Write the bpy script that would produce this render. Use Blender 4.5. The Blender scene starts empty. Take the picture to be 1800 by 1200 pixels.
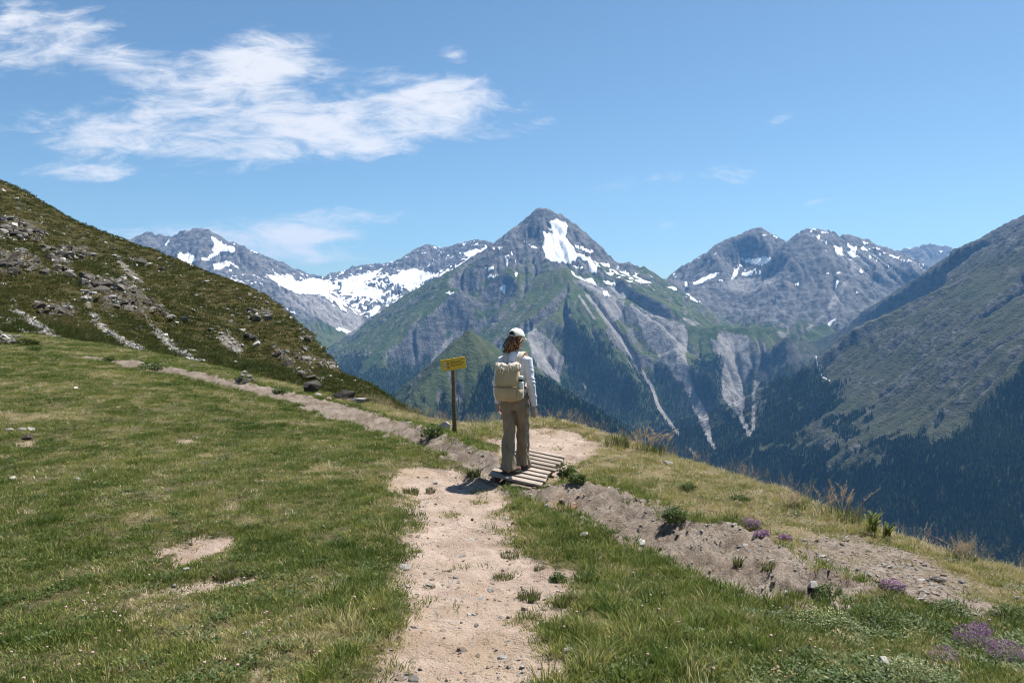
import bpy, bmesh, math, random
import numpy as np
from mathutils import Vector, Matrix

# ------------------------------------------------------------------ scene, camera, sky, sun
scene = bpy.context.scene
C = scene.collection
FPX, HOR = 1400.0, 545.0            # focal length and horizon row of a 1800 x 1200 frame
cam_d = bpy.data.cameras.new('camera')
cam = bpy.data.objects.new('camera', cam_d); C.objects.link(cam)
cam.location = (0, 0, 0); cam.rotation_euler = (math.radians(90), 0, 0)
cam_d.sensor_width = 36.0; cam_d.lens = 36.0 * FPX / 1800.0
cam_d.shift_y = -(600 - HOR) / 1800.0
cam_d.clip_start = 0.1; cam_d.clip_end = 80000
scene.camera = cam
scene.render.resolution_x, scene.render.resolution_y = 1024, 682
scene.view_settings.view_transform = 'Standard'
scene.view_settings.look = 'None'
scene.view_settings.gamma = 1.0
scene.view_settings.use_curve_mapping = False
scene.view_settings.exposure = 0.95
scene.render.engine = 'CYCLES'
scene.cycles.use_denoising = True
scene.cycles.max_bounces = 6
scene.cycles.volume_bounces = 0
scene.cycles.transparent_max_bounces = 12
scene.cycles.filter_width = 1.1
scene.cycles.use_adaptive_sampling = True
scene.cycles.adaptive_threshold = 0.02

SUN_EL, SUN_AZ = math.radians(62), math.radians(50)      # azimuth clockwise from the viewing direction
SUN = np.array([math.sin(SUN_AZ)*math.cos(SUN_EL), math.cos(SUN_AZ)*math.cos(SUN_EL), math.sin(SUN_EL)])
sun_d = bpy.data.lights.new('sun', 'SUN')
sun_d.energy = 5.0; sun_d.angle = math.radians(0.53); sun_d.color = (1.0, 0.955, 0.89)
sun_o = bpy.data.objects.new('sun', sun_d); C.objects.link(sun_o)
sun_o.rotation_euler = Vector(SUN).to_track_quat('Z', 'Y').to_euler()
sun_o.location = (0, 0, 3000)

world = bpy.data.worlds.new('World'); scene.world = world; world.use_nodes = True

# ------------------------------------------------------------------ small helpers
class NT:
    """thin helper to write node trees"""
    def __init__(s, tree):
        s.t = tree; s.n = tree.nodes; s.l = tree.links
    def new(s, kind, **kw):
        nd = s.n.new(kind)
        for k, v in kw.items():
            if k == 'inp':
                for kk, vv in v.items(): s.set(nd, kk, vv)
            else: setattr(nd, k, v)
        return nd
    def set(s, nd, key, v):
        sock = nd.inputs[key]
        if hasattr(v, 'is_output') or isinstance(v, bpy.types.NodeSocket): s.l.new(v, sock)
        else: sock.default_value = v
    def math(s, op, a, b=None, c=None, clamp=False):
        nd = s.n.new('ShaderNodeMath'); nd.operation = op; nd.use_clamp = clamp
        for i, v in enumerate((a, b, c)):
            if v is not None: s.set(nd, i, v)
        return nd.outputs[0]
    def mix(s, f, a, b, mode='MIX'):
        nd = s.n.new('ShaderNodeMix'); nd.data_type = 'RGBA'; nd.blend_type = mode; nd.clamp_factor = True
        s.set(nd, 0, f)
        s.set(nd, 6, a if not isinstance(a, tuple) else (*a[:3], 1)); s.set(nd, 7, b if not isinstance(b, tuple) else (*b[:3], 1))
        return nd.outputs[2]
    def noise(s, vec, scale, detail=4, rough=0.55, dist=0.0, dim='3D'):
        nd = s.n.new('ShaderNodeTexNoise'); nd.noise_dimensions = dim
        if vec is not None: s.l.new(vec, nd.inputs['Vector'])
        nd.inputs['Scale'].default_value = scale; nd.inputs['Detail'].default_value = detail
        nd.inputs['Roughness'].default_value = rough; nd.inputs['Distortion'].default_value = dist
        return nd.outputs[0]
    def step(s, v, a, b, o0=0.0, o1=1.0, smooth=True):
        nd = s.n.new('ShaderNodeMapRange'); nd.interpolation_type = 'SMOOTHSTEP' if smooth else 'LINEAR'
        s.set(nd, 0, v); s.set(nd, 1, a); s.set(nd, 2, b); s.set(nd, 3, o0); s.set(nd, 4, o1)
        return nd.outputs[0]
    def attr(s, name, kind='GEOMETRY'):
        nd = s.n.new('ShaderNodeAttribute'); nd.attribute_name = name; nd.attribute_type = kind
        return nd
    def mapping(s, vec, scale=(1, 1, 1), rot=(0, 0, 0), loc=(0, 0, 0)):
        nd = s.n.new('ShaderNodeMapping'); s.l.new(vec, nd.inputs[0])
        nd.inputs['Scale'].default_value = scale; nd.inputs['Rotation'].default_value = rot; nd.inputs['Location'].default_value = loc
        return nd.outputs[0]

def material(name, rough=0.9, spec=0.15):
    m = bpy.data.materials.new(name); m.use_nodes = True
    t = NT(m.node_tree); b = m.node_tree.nodes['Principled BSDF']
    b.inputs['Roughness'].default_value = rough; b.inputs['Specular IOR Level'].default_value = spec
    return m, t, b

def obj(name, me, mat=None, parent=None, loc=None):
    o = bpy.data.objects.new(name, me); C.objects.link(o)
    if mat is not None and me is not None and len(me.materials) == 0: me.materials.append(mat)
    if parent is not None: o.parent = parent
    if loc is not None: o.location = loc
    return o
def tag(o, label=None, cat=None, group=None, kind=None):
    if label: o['label'] = label
    if cat: o['category'] = cat
    if group: o['group'] = group
    if kind: o['kind'] = kind
    return o
def empty(name, loc, rz=0.0):
    o = bpy.data.objects.new(name, None); C.objects.link(o); o.location = loc; o.rotation_euler = (0, 0, rz)
    o.empty_display_size = 0.1
    return o
def mesh_np(name, V, F, smooth=True):
    """vertices (n,3) and faces (m,3|4) as numpy arrays"""
    me = bpy.data.meshes.new(name); V = np.asarray(V, np.float32); F = np.asarray(F, np.int32)
    k = F.shape[1]
    me.vertices.add(len(V)); me.vertices.foreach_set('co', V.ravel())
    me.loops.add(F.size); me.loops.foreach_set('vertex_index', F.ravel())
    me.polygons.add(len(F)); me.polygons.foreach_set('loop_start', np.arange(0, F.size, k, dtype=np.int32))
    me.polygons.foreach_set('loop_total', np.full(len(F), k, np.int32))
    me.polygons.foreach_set('use_smooth', np.full(len(F), smooth, bool))
    me.update(calc_edges=True)
    return me
def add_attr(me, name, vals):
    a = me.attributes.new(name, 'FLOAT', 'POINT'); a.data.foreach_set('value', np.asarray(vals, np.float32))
def grid_faces(ni, nj):
    i, j = np.meshgrid(np.arange(ni-1), np.arange(nj-1), indexing='ij'); a = (i*nj + j).ravel()
    return np.stack([a, a+nj, a+nj+1, a+1], 1)

# ---- numpy noise
def _hash(ix, iy, seed):
    h = (ix.astype(np.uint32)*np.uint32(374761393) + iy.astype(np.uint32)*np.uint32(668265263) + np.uint32((seed*2654435 + 12345) & 0xffffffff))
    h = (h ^ (h >> np.uint32(13)))*np.uint32(1274126177)
    return ((h ^ (h >> np.uint32(16))) & np.uint32(0xffff)).astype(np.float32)*(2*math.pi/65536.0)
def perlin(x, y, seed=0):
    x = np.asarray(x, np.float32); y = np.asarray(y, np.float32)
    fx0 = np.floor(x); fy0 = np.floor(y); ix = fx0.astype(np.int64); iy = fy0.astype(np.int64)
    fx = x-fx0; fy = y-fy0
    u = fx*fx*fx*(fx*(fx*6-15)+10); v = fy*fy*fy*(fy*(fy*6-15)+10)
    def g(dx, dy):
        a = _hash(ix+dx, iy+dy, seed); return np.cos(a)*(fx-dx)+np.sin(a)*(fy-dy)
    return 1.5*((g(0,0)*(1-u)+g(1,0)*u)*(1-v)+(g(0,1)*(1-u)+g(1,1)*u)*v)
def fbm(x, y, octv=4, seed=0, gain=0.5, ridged=False):
    s = 0; a = 1.0; tot = 0
    for o in range(octv):
        n = perlin(x*2**o+17.3*o, y*2**o-9.1*o, seed+o)
        s = s + a*((1-2*np.abs(n)) if ridged else n); tot += a; a *= gain
    return s/tot
def sstep(v, a, b):
    t = np.clip((v-a)/(b-a), 0, 1); return t*t*(3-2*t)
def in_poly(u, v, poly):
    """signed distance to polygon, positive inside (arrays u, v)"""
    P = np.asarray(poly, float); n = len(P); ins = np.zeros(u.shape, bool); d2 = np.full(u.shape, 1e18)
    for k in range(n):
        x0, y0 = P[k]; x1, y1 = P[(k+1) % n]
        c = ((y0 > v) != (y1 > v)) & (u < (x1-x0)*(v-y0)/((y1-y0) if y1 != y0 else 1e-9)+x0)
        ins ^= c
        dx, dy = x1-x0, y1-y0; L = dx*dx+dy*dy+1e-12
        t = np.clip(((u-x0)*dx+(v-y0)*dy)/L, 0, 1)
        d2 = np.minimum(d2, (u-x0-t*dx)**2+(v-y0-t*dy)**2)
    d = np.sqrt(d2); return np.where(ins, d, -d)
def line_dist(u, v, pts):
    P = np.asarray(pts, float); best = np.full(np.shape(u), 1e18); tt = np.zeros(np.shape(u)); acc = 0.0
    for k in range(len(P)-1):
        x0, y0 = P[k][:2]; x1, y1 = P[k+1][:2]; dx, dy = x1-x0, y1-y0; L = dx*dx+dy*dy+1e-12
        t = np.clip(((u-x0)*dx+(v-y0)*dy)/L, 0, 1); d = (u-x0-t*dx)**2+(v-y0-t*dy)**2
        m = d < best; best = np.where(m, d, best); tt = np.where(m, k+t, tt)
    return np.sqrt(best), tt
def PT(u, v, d):                    # a place seen at column u, row v that lies d metres ahead
    return np.array([(u-900)/FPX*d, d, (HOR-v)/FPX*d])
def tps_fit(P, lin=False):
    P = np.asarray(P, float); n = len(P); r = np.linalg.norm(P[:, None, :2]-P[None, :, :2], axis=2)
    K = np.sqrt(r*r+9.0) if lin else np.where(r > 0, r*r*np.log(r+1e-12), 0)
    A = np.zeros((n+3, n+3)); A[:n, :n] = K; A[:n, n] = 1; A[:n, n+1:] = P[:, :2]; A[n, :n] = 1; A[n+1:, :n] = P[:, :2].T
    w = np.linalg.solve(A, np.concatenate([P[:, 2], [0, 0, 0]]))
    def f(x, y):
        x = np.asarray(x, float); y = np.asarray(y, float); z = w[n]+w[n+1]*x+w[n+2]*y
        for i in range(n):
            r2 = (x-P[i, 0])**2+(y-P[i, 1])**2
            z = z+w[i]*(np.sqrt(r2+9.0) if lin else 0.5*r2*np.log(r2+1e-12))
        return z
    return f

# ------------------------------------------------------------------ sky
SKY_STR = 0.065
CLOUD_STR = 0.52
HAZE_D = 2.7e-5
nt = NT(world.node_tree); nt.n.clear()
out = nt.new('ShaderNodeOutputWorld'); bg = nt.new('ShaderNodeBackground')
sky = nt.new('ShaderNodeTexSky'); sky.sky_type = 'NISHITA'; sky.sun_disc = False
sky.sun_elevation = SUN_EL; sky.sun_rotation = SUN_AZ; sky.altitude = 1800
sky.air_density = 1.0; sky.dust_density = 2.0; sky.ozone_density = 0.8
tc = nt.new('ShaderNodeTexCoord'); sp = nt.new('ShaderNodeSeparateXYZ'); nt.l.new(tc.outputs['Generated'], sp.inputs[0])
dyc = nt.math('MAXIMUM', sp.outputs[1], .05)
CX = nt.math('DIVIDE', sp.outputs[0], dyc); CZ = nt.math('DIVIDE', sp.outputs[2], dyc)
cv = nt.new('ShaderNodeCombineXYZ'); nt.l.new(CX, cv.inputs[0]); nt.l.new(CZ, cv.inputs[1])
cn = nt.noise(nt.mapping(cv.outputs[0], (4.2, 12, 1), (0, 0, .10)), 1.0, 9, .62, .55)
cf = nt.noise(nt.mapping(cv.outputs[0], (14, 46, 1), (0, 0, .22)), 1.0, 7, .65, .8)
CLOUDS = [(330,232,300,40,2,1.0),(560,222,270,50,-3,1.1),(760,192,110,30,-8,.75),(480,100,120,44,-10,1.0),(290,140,120,34,-8,.7),(200,100,110,24,6,.65),(80,50,125,48,0,.95),(20,90,90,40,0,.8),(792,150,60,26,0,.9),(797,99,30,16,0,.7),(690,135,60,16,-5,.5),
          (600,375,120,22,-4,.85),(560,410,80,14,0,.75),(330,420,260,30,0,.52),(170,302,160,16,0,.5),(1170,316,130,18,-8,.62),(1350,222,60,12,-25,.33),(910,228,70,14,-15,.33),(1165,397,38,12,-15,.5),(1250,396,20,8,-15,.5),(1310,315,30,10,-10,.5),(480,450,200,22,0,.45),(1430,357,30,8,-15,.5)]
cm = None
for (u, v, ru, rv, rot, wgt) in CLOUDS:
    ca, sa = math.cos(math.radians(rot)), math.sin(math.radians(rot))
    dx_ = nt.math('SUBTRACT', CX, (u-900)/FPX); dz_ = nt.math('SUBTRACT', CZ, (HOR-v)/FPX)
    ex = nt.math('MULTIPLY', nt.math('ADD', nt.math('MULTIPLY', dx_, ca), nt.math('MULTIPLY', dz_, -sa)), FPX/ru)
    ez = nt.math('MULTIPLY', nt.math('ADD', nt.math('MULTIPLY', dx_, sa), nt.math('MULTIPLY', dz_, ca)), FPX/rv)
    r2 = nt.math('ADD', nt.math('MULTIPLY', ex, ex), nt.math('MULTIPLY', ez, ez))
    g = nt.math('MULTIPLY', nt.math('EXPONENT', nt.math('MULTIPLY', r2, -.9)), wgt)
    cm = g if cm is None else nt.math('ADD', cm, g)
cm = nt.math('MINIMUM', cm, .82)
nn = nt.math('ADD', nt.math('MULTIPLY', nt.math('SUBTRACT', cn, .5), 2.6), nt.math('MULTIPLY', nt.math('SUBTRACT', cf, .5), 1.7))
dens = nt.step(nt.math('ADD', cm, nt.math('MULTIPLY', nn, nt.step(cm, .0, .35, .0, 1.0))), .26, 1.2)
dens = nt.math('MULTIPLY', dens, nt.step(sp.outputs[1], .05, .2, 0, .93))
tinted = nt.mix(1.0, sky.outputs[0], (.80, 1.0, 1.05), 'MULTIPLY')
nt.l.new(tinted, bg.inputs[0]); bg.inputs[1].default_value = SKY_STR
bg2 = nt.new('ShaderNodeBackground'); bg2.inputs[0].default_value = (.94, .95, 1.0, 1); bg2.inputs[1].default_value = CLOUD_STR
mxs = nt.new('ShaderNodeMixShader'); nt.l.new(dens, mxs.inputs[0]); nt.l.new(bg.outputs[0], mxs.inputs[1]); nt.l.new(bg2.outputs[0], mxs.inputs[2])
nt.l.new(mxs.outputs[0], out.inputs[0])

# ------------------------------------------------------------------ far mountains: one eroded height field, cut into its massifs
# ridges: (massif, slope, [(column, row, metres ahead), ...])
RIDGES = [
 # 0 the snowy peak and everything that hangs on it
 (0, 1.15, [(872,431,9500),(900,405,9200),(930,379,9050),(950,367,9000),(977,373,9000),(1003,387,8970),(1030,420,8952),(1050,441,8940),(1078,461,8940),(1128,470,9000),(1172,493,9200)]),
 (0, .85, [(872,431,9500),(835,452,9100),(800,480,8880),(742,520,8700),(690,556,8520),(640,592,8340),(606,622,8220),(585,650,8100)]),
 (0, .9, [(950,367,9000),(925,405,8850),(905,416,8700),(890,440,8580)]),
 (0, .95, [(905,416,8700),(940,442,8400),(965,458,8100),(985,462,7860)]),
 (0, .8, [(985,462,7860),(1000,485,7650),(1000,512,7440),(985,545,7140),(955,566,6900),(930,580,6690),(912,604,6480),(893,640,6300)]),
 (0, .85, [(1000,485,7650),(1025,525,7380),(1060,585,7050),(1100,640,6810),(1140,700,6570),(1190,770,6300),(1215,830,6120)]),
 (0, .8, [(900,470,8340),(860,520,8040),(800,580,7740),(740,640,7440)]),
 (0, .85, [(1128,470,9000),(1110,505,8340),(1107,533,7800),(1150,553,7500),(1200,567,7320),(1245,572,7230),(1290,574,7170),(1335,571,7140),(1385,582,7050),(1415,600,6900),(1445,640,6690),(1478,690,6480),(1508,748,6270)]),
 (0, .85, [(1200,567,7320),(1212,625,6960),(1228,690,6660),(1246,760,6360),(1270,840,6120)]),
 (0, .85, [(1385,582,7050),(1395,640,6720),(1392,710,6420),(1385,790,6150),(1375,860,5940)]),
 (0, .95, [(1107,533,7800),(1128,600,7320),(1170,680,6900)]),
 # 1 spur before it
 (1, 1.0, [(822,577,4200),(845,592,4400),(875,615,4700),(893,640,5100)]),
 (1, 1.15, [(822,577,4200),(800,600,4120),(765,645,3950),(720,693,3750),(690,722,3650)]),
 (1, 1.05, [(845,592,4400),(880,640,4200),(930,663,4050),(990,685,3900),(1050,716,3750),(1105,752,3600),(1165,800,3450),(1250,870,3300)]),
 # 2 left massif
 (2, 1.0, [(120,480,11000),(215,440,11000),(240,420,11000),(262,408,11000),(300,416,11037),(320,407,11000),(345,402,11000),(372,407,11000),(385,425,10925),(410,428,10850),(432,440,10700),(470,490,10400),(510,545,10100),(560,605,9725),(590,640,9500)]),
 (2, .9, [(345,402,11000),(350,455,10475),(370,492,10100),(330,540,9725)]),
 (2, .9, [(370,492,10100),(405,512,9875),(440,560,9575)]),
 (2, .9, [(262,408,11000),(270,470,10400)]),
 # 3 glacier cirque
 (3, .8, [(410,428,10800),(450,448,12000),(470,462,13000),(500,470,13200),(530,476,13300),(562,487,13400),(600,478,13300),(625,468,13200),(655,467,13100),(680,462,12900),(705,458,12700),(735,440,12500),(752,431,12400),(775,437,12300),(800,432,12200),(832,423,12000),(850,424,11700),(872,431,11400),(900,430,10200)]),
 (3, .55, [(655,467,13100),(700,500,12200),(740,500,11600)]),
 # 4 right massif
 (4, .95, [(1172,493,9800),(1186,492,10300),(1200,466,10500),(1230,452,10500),(1262,440,10500),(1300,413,10400),(1322,401,10400),(1333,400,10400),(1350,416,10300),(1383,428,10100),(1400,418,9900)]),
 (4, .95, [(1400,418,9900),(1422,404,9600),(1462,409,9900),(1520,423,10200),(1570,440,10400),(1615,458,10600),(1655,472,10600)]),
 (4, 1.0, [(1422,404,9600),(1440,425,9300),(1455,455,9000),(1448,500,8600),(1440,540,8300)]),
 (4, 1.0, [(1422,404,9600),(1390,445,9300),(1358,490,9000),(1345,505,8900)]),
 (4, .8, [(1262,440,10500),(1240,500,9600),(1225,530,9000)]),
 # 5 far blue crest
 (5, .8, [(1500,470,15000),(1560,447,15000),(1590,437,15000),(1612,434,15000),(1640,429,15000),(1660,434,15000),(1685,441,15000),(1730,455,15000)]),
 # 6 the long slope on the right
 (6, .85, [(1450,588,7600),(1500,555,7500),(1560,518,7300),(1620,484,7100),(1680,443,6800),(1745,407,6400),(1800,382,6000),(1880,340,5600),(2000,300,5000),(2200,290,4200)]),
 (6, .85, [(1745,407,6400),(1740,500,6050),(1720,600,5650),(1690,700,5250)]),
 (6, .85, [(1880,340,5600),(1860,480,5150),(1840,600,4700),(1800,760,4200)]),
]
VALLEYS = [
 [(640,545,12000),(610,585,10600),(600,640,8880),(650,675,7800),(692,697,7020),(760,800,6180),(900,960,5520),(1150,1100,5100)],
 [(1200,520,9000),(1300,565,8400),(1400,590,7980),(1436,612,7620),(1450,665,7080),(1482,700,6780),(1508,760,6420),(1480,850,5820),(1400,1000,5340),(1150,1100,5100)],
 [(1150,1100,2500),(1700,1150,2300),(2400,1200,2300)],
 [(-300,900,3500),(300,900,3300),(760,960,3000),(1150,1100,2500)],
 [(1500,470,9500),(1480,540,8580),(1436,612,7620)],
]
CARVES = [
 (.75, [(1040,520,7500),(1095,590,7050),(1146,681,6620),(1200,760,6180),(1255,815,5850)]),
 (.7, [(1290,615,6950),(1312,700,6520),(1335,790,6050),(1350,860,5700)]),
 (.8, [(1075,520,7700),(1110,580,7350),(1150,640,7000)]),
 (.7, [(960,620,6700),(1000,690,6300),(1060,760,5900)]),
 (.6, [(860,560,7600),(800,630,7300),(740,690,7050)]),
 (.55, [(1436,612,7600),(1450,665,7080),(1482,700,6780),(1508,760,6420),(1480,850,5800)]),
 (.8, [(925,440,8550),(880,490,8200),(830,540,8000)]),
 (.8, [(1300,490,9900),(1320,540,9300)]),
]
CELL = 12.0
XR, YR = (-8400.0, 8600.0), (1500.0, 15600.0)
def upsample(a, shape):
    ni, nj = shape; yi = np.linspace(0, a.shape[0]-1, ni); xj = np.linspace(0, a.shape[1]-1, nj)
    i0 = np.minimum(yi.astype(int), a.shape[0]-2); j0 = np.minimum(xj.astype(int), a.shape[1]-2)
    fi = (yi-i0)[:, None]; fj = (xj-j0)[None, :]
    return (a[i0][:, j0]*(1-fi)+a[i0+1][:, j0]*fi)*(1-fj)+(a[i0][:, j0+1]*(1-fi)+a[i0+1][:, j0+1]*fi)*fj
def build_height():
    nx = int((XR[1]-XR[0])/CELL)+1; ny = int((YR[1]-YR[0])/CELL)+1
    cx = np.linspace(*XR, nx//2); cy = np.linspace(*YR, ny//2); X, Y = np.meshgrid(cx, cy)
    X = X.astype(np.float32); Y = Y.astype(np.float32)
    wx = X+55*fbm(X/900, Y/900, 3, 11); wy = Y+55*fbm(X/900, Y/900, 3, 23)
    H = np.full(X.shape, -9e3, np.float32); G = np.zeros(X.shape, np.int8); DR = np.full(X.shape, 9e3, np.float32)
    acc = 0.0
    for g, s, pts in RIDGES:
        P = np.array([PT(*p) for p in pts], np.float32); arc = acc
        best = np.full(X.shape, 1e18, np.float32); zz = np.zeros_like(X); ar = np.zeros_like(X)
        hb = np.full(X.shape, -9e3, np.float32); db = np.zeros_like(X)
        for k in range(len(P)-1):
            a, b = P[k], P[k+1]; dx, dy = b[0]-a[0], b[1]-a[1]; L = dx*dx+dy*dy+1e-6
            t = np.clip(((wx-a[0])*dx+(wy-a[1])*dy)/L, 0, 1)
            D = np.sqrt((wx-a[0]-t*dx)**2+(wy-a[1]-t*dy)**2)
            h = a[2]+t*(b[2]-a[2])-s*(0.62*D+0.38*700*(1-np.exp(-D/700)))
            m = h > hb; hb = np.where(m, h, hb); db = np.where(m, D, db); ar = np.where(m, arc+t*math.sqrt(L), ar)
            arc += math.sqrt(L)
        acc = arc+5000
        # gullies that run down from the crest
        gl = perlin(ar/420, db/2600+g*7, 31+g)+0.6*(1-2*np.abs(perlin(ar/190, db/1500+g*3, 41+g)))+.4*(1-2*np.abs(perlin(ar/95, db/800+g*5, 51+g)))
        hb = hb+gl*np.minimum(db*0.20, 115)*np.clip(s/0.8, .6, 1.3)*(1.15 if g in (2, 4) else 1.0)+np.exp(-db/90)*(22*perlin(ar/230, ar*0, 61+g)+16*perlin(ar/80, ar*0, 71+g))*(1.2 if g in (2, 3, 4, 5) or pts[0][2] > 8400 else .4)
        m = hb > H; H = np.where(m, hb, H); G = np.where(m, g, G); DR = np.where(m, db, DR)
    for s, pts in CARVES:
        P = np.array([PT(*p) for p in pts], np.float32)
        for k in range(len(P)-1):
            a, b = P[k], P[k+1]; dx, dy = b[0]-a[0], b[1]-a[1]; L = dx*dx+dy*dy+1e-6
            t = np.clip(((wx-a[0])*dx+(wy-a[1])*dy)/L, 0, 1)
            D = np.sqrt((wx-a[0]-t*dx)**2+(wy-a[1]-t*dy)**2)
            H = np.where(G != 1, np.minimum(H, a[2]+t*(b[2]-a[2])-25+s*D+400*(D/480)**3), H)
    F = np.full(X.shape, 9e3, np.float32)
    for pts in VALLEYS:
        P = np.array([PT(*p) for p in pts], np.float32)
        for k in range(len(P)-1):
            a, b = P[k], P[k+1]; dx, dy = b[0]-a[0], b[1]-a[1]; L = dx*dx+dy*dy+1e-6
            t = np.clip(((wx-a[0])*dx+(wy-a[1])*dy)/L, 0, 1)
            D = np.sqrt((wx-a[0]-t*dx)**2+(wy-a[1]-t*dy)**2)
            F = np.minimum(F, a[2]+t*(b[2]-a[2])+0.13*D)
    F = np.minimum(F, -250+(Y-6000)*0.02)
    k = 40.0; H = np.where(H-F > 400, H, np.where(F-H > 400, F, k*np.logaddexp(np.clip(H, -3000, 3000)/k, F/k)))
    H = upsample(H, (ny, nx)).astype(np.float32); DR = upsample(DR, (ny, nx)); G = np.rint(upsample(G.astype(np.float32), (ny, nx))) if False else G[np.minimum(np.arange(ny)//2, G.shape[0]-1)][:, np.minimum(np.arange(nx)//2, G.shape[1]-1)]
    X, Y = np.meshgrid(np.linspace(*XR, nx).astype(np.float32), np.linspace(*YR, ny).astype(np.float32))
    rug = np.where(np.isin(G, (2, 3, 4, 5)), .62, np.where(G == 6, 0.22, np.where(Y > 8000, .7, 0.28)))
    crest = np.exp(-DR/130)
    H = H+rug*(60*fbm(X/750, Y/750, 4, 5)*(1-0.7*crest)+(66-24*crest)*fbm(X/190, Y/150, 3, 77, .55, True)-8*crest)
    return H, G.astype(np.float32), X, Y
def erode(H, n=90000, rounds=5, steps=46, seed=4):
    rng = np.random.default_rng(seed); h = (H/CELL).astype(np.float64); ny, nx = h.shape
    for r in range(rounds):
        px = rng.uniform(2, nx-3, n); py = rng.uniform(2, ny-3, n); dx = np.zeros(n); dy = np.zeros(n)
        vel = np.ones(n); wat = np.ones(n); sed = np.zeros(n); flat = h.ravel()
        for s in range(steps):
            ix = px.astype(np.int64); iy = py.astype(np.int64); fx = px-ix; fy = py-iy; b = iy*nx+ix
            h00 = flat[b]; h10 = flat[b+1]; h01 = flat[b+nx]; h11 = flat[b+nx+1]
            gx = (h10-h00)*(1-fy)+(h11-h01)*fy; gy = (h01-h00)*(1-fx)+(h11-h10)*fx
            hh = h00*(1-fx)*(1-fy)+h10*fx*(1-fy)+h01*(1-fx)*fy+h11*fx*fy
            dx = dx*.25-gx*.75; dy = dy*.25-gy*.75; L = np.sqrt(dx*dx+dy*dy)+1e-9; dx /= L; dy /= L
            qx = np.clip(px+dx, 1, nx-3); qy = np.clip(py+dy, 1, ny-3)
            jx = qx.astype(np.int64); jy = qy.astype(np.int64); ex = qx-jx; ey = qy-jy; c = jy*nx+jx
            h2 = flat[c]*(1-ex)*(1-ey)+flat[c+1]*ex*(1-ey)+flat[c+nx]*(1-ex)*ey+flat[c+nx+1]*ex*ey
            dh = h2-hh; cap = np.maximum(-dh, .02)*vel*wat*3.0
            dep = np.where(dh > 0, np.minimum(dh*.5, sed), np.where(sed > cap, (sed-cap)*.1, 0))
            ero = np.where((dh <= 0) & (sed <= cap), np.minimum((cap-sed)*.12, -dh*.5), 0)
            am = dep-ero; sed = sed-am
            acc = np.zeros(flat.size)
            for off, w in ((0, (1-fx)*(1-fy)), (1, fx*(1-fy)), (nx, (1-fx)*fy), (nx+1, fx*fy)):
                acc += np.bincount(b+off, am*w, minlength=flat.size)[:flat.size]
            flat += np.clip(acc, -.035, .02)
            vel = np.sqrt(np.maximum(vel*vel-dh*1.2, .05)); wat *= .985; px, py = qx, qy
        h = flat.reshape(ny, nx)
    d = np.clip(h*CELL-H, -70, 40)                      # keep the lie of the land; take off lone spikes
    for k in range(2):
        e = np.pad(d, 1, mode='edge'); d = .5*d+.125*(e[:-2, 1:-1]+e[2:, 1:-1]+e[1:-1, :-2]+e[1:-1, 2:])
    return (H+d).astype(np.float32)
def bilinear(A, x, y):
    ny, nx = A.shape; gx = np.clip((x-XR[0])/(XR[1]-XR[0])*(nx-1), 0, nx-1.001); gy = np.clip((y-YR[0])/(YR[1]-YR[0])*(ny-1), 0, ny-1.001)
    ix = gx.astype(int); iy = gy.astype(int); fx = gx-ix; fy = gy-iy
    return (A[iy, ix]*(1-fx)+A[iy, ix+1]*fx)*(1-fy)+(A[iy+1, ix]*(1-fx)+A[iy+1, ix+1]*fx)*fy
def zoomed(ox, oy, sc, polys): return [[(ox+x/sc, oy+y/sc) for x, y in p] for p in polys]
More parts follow.
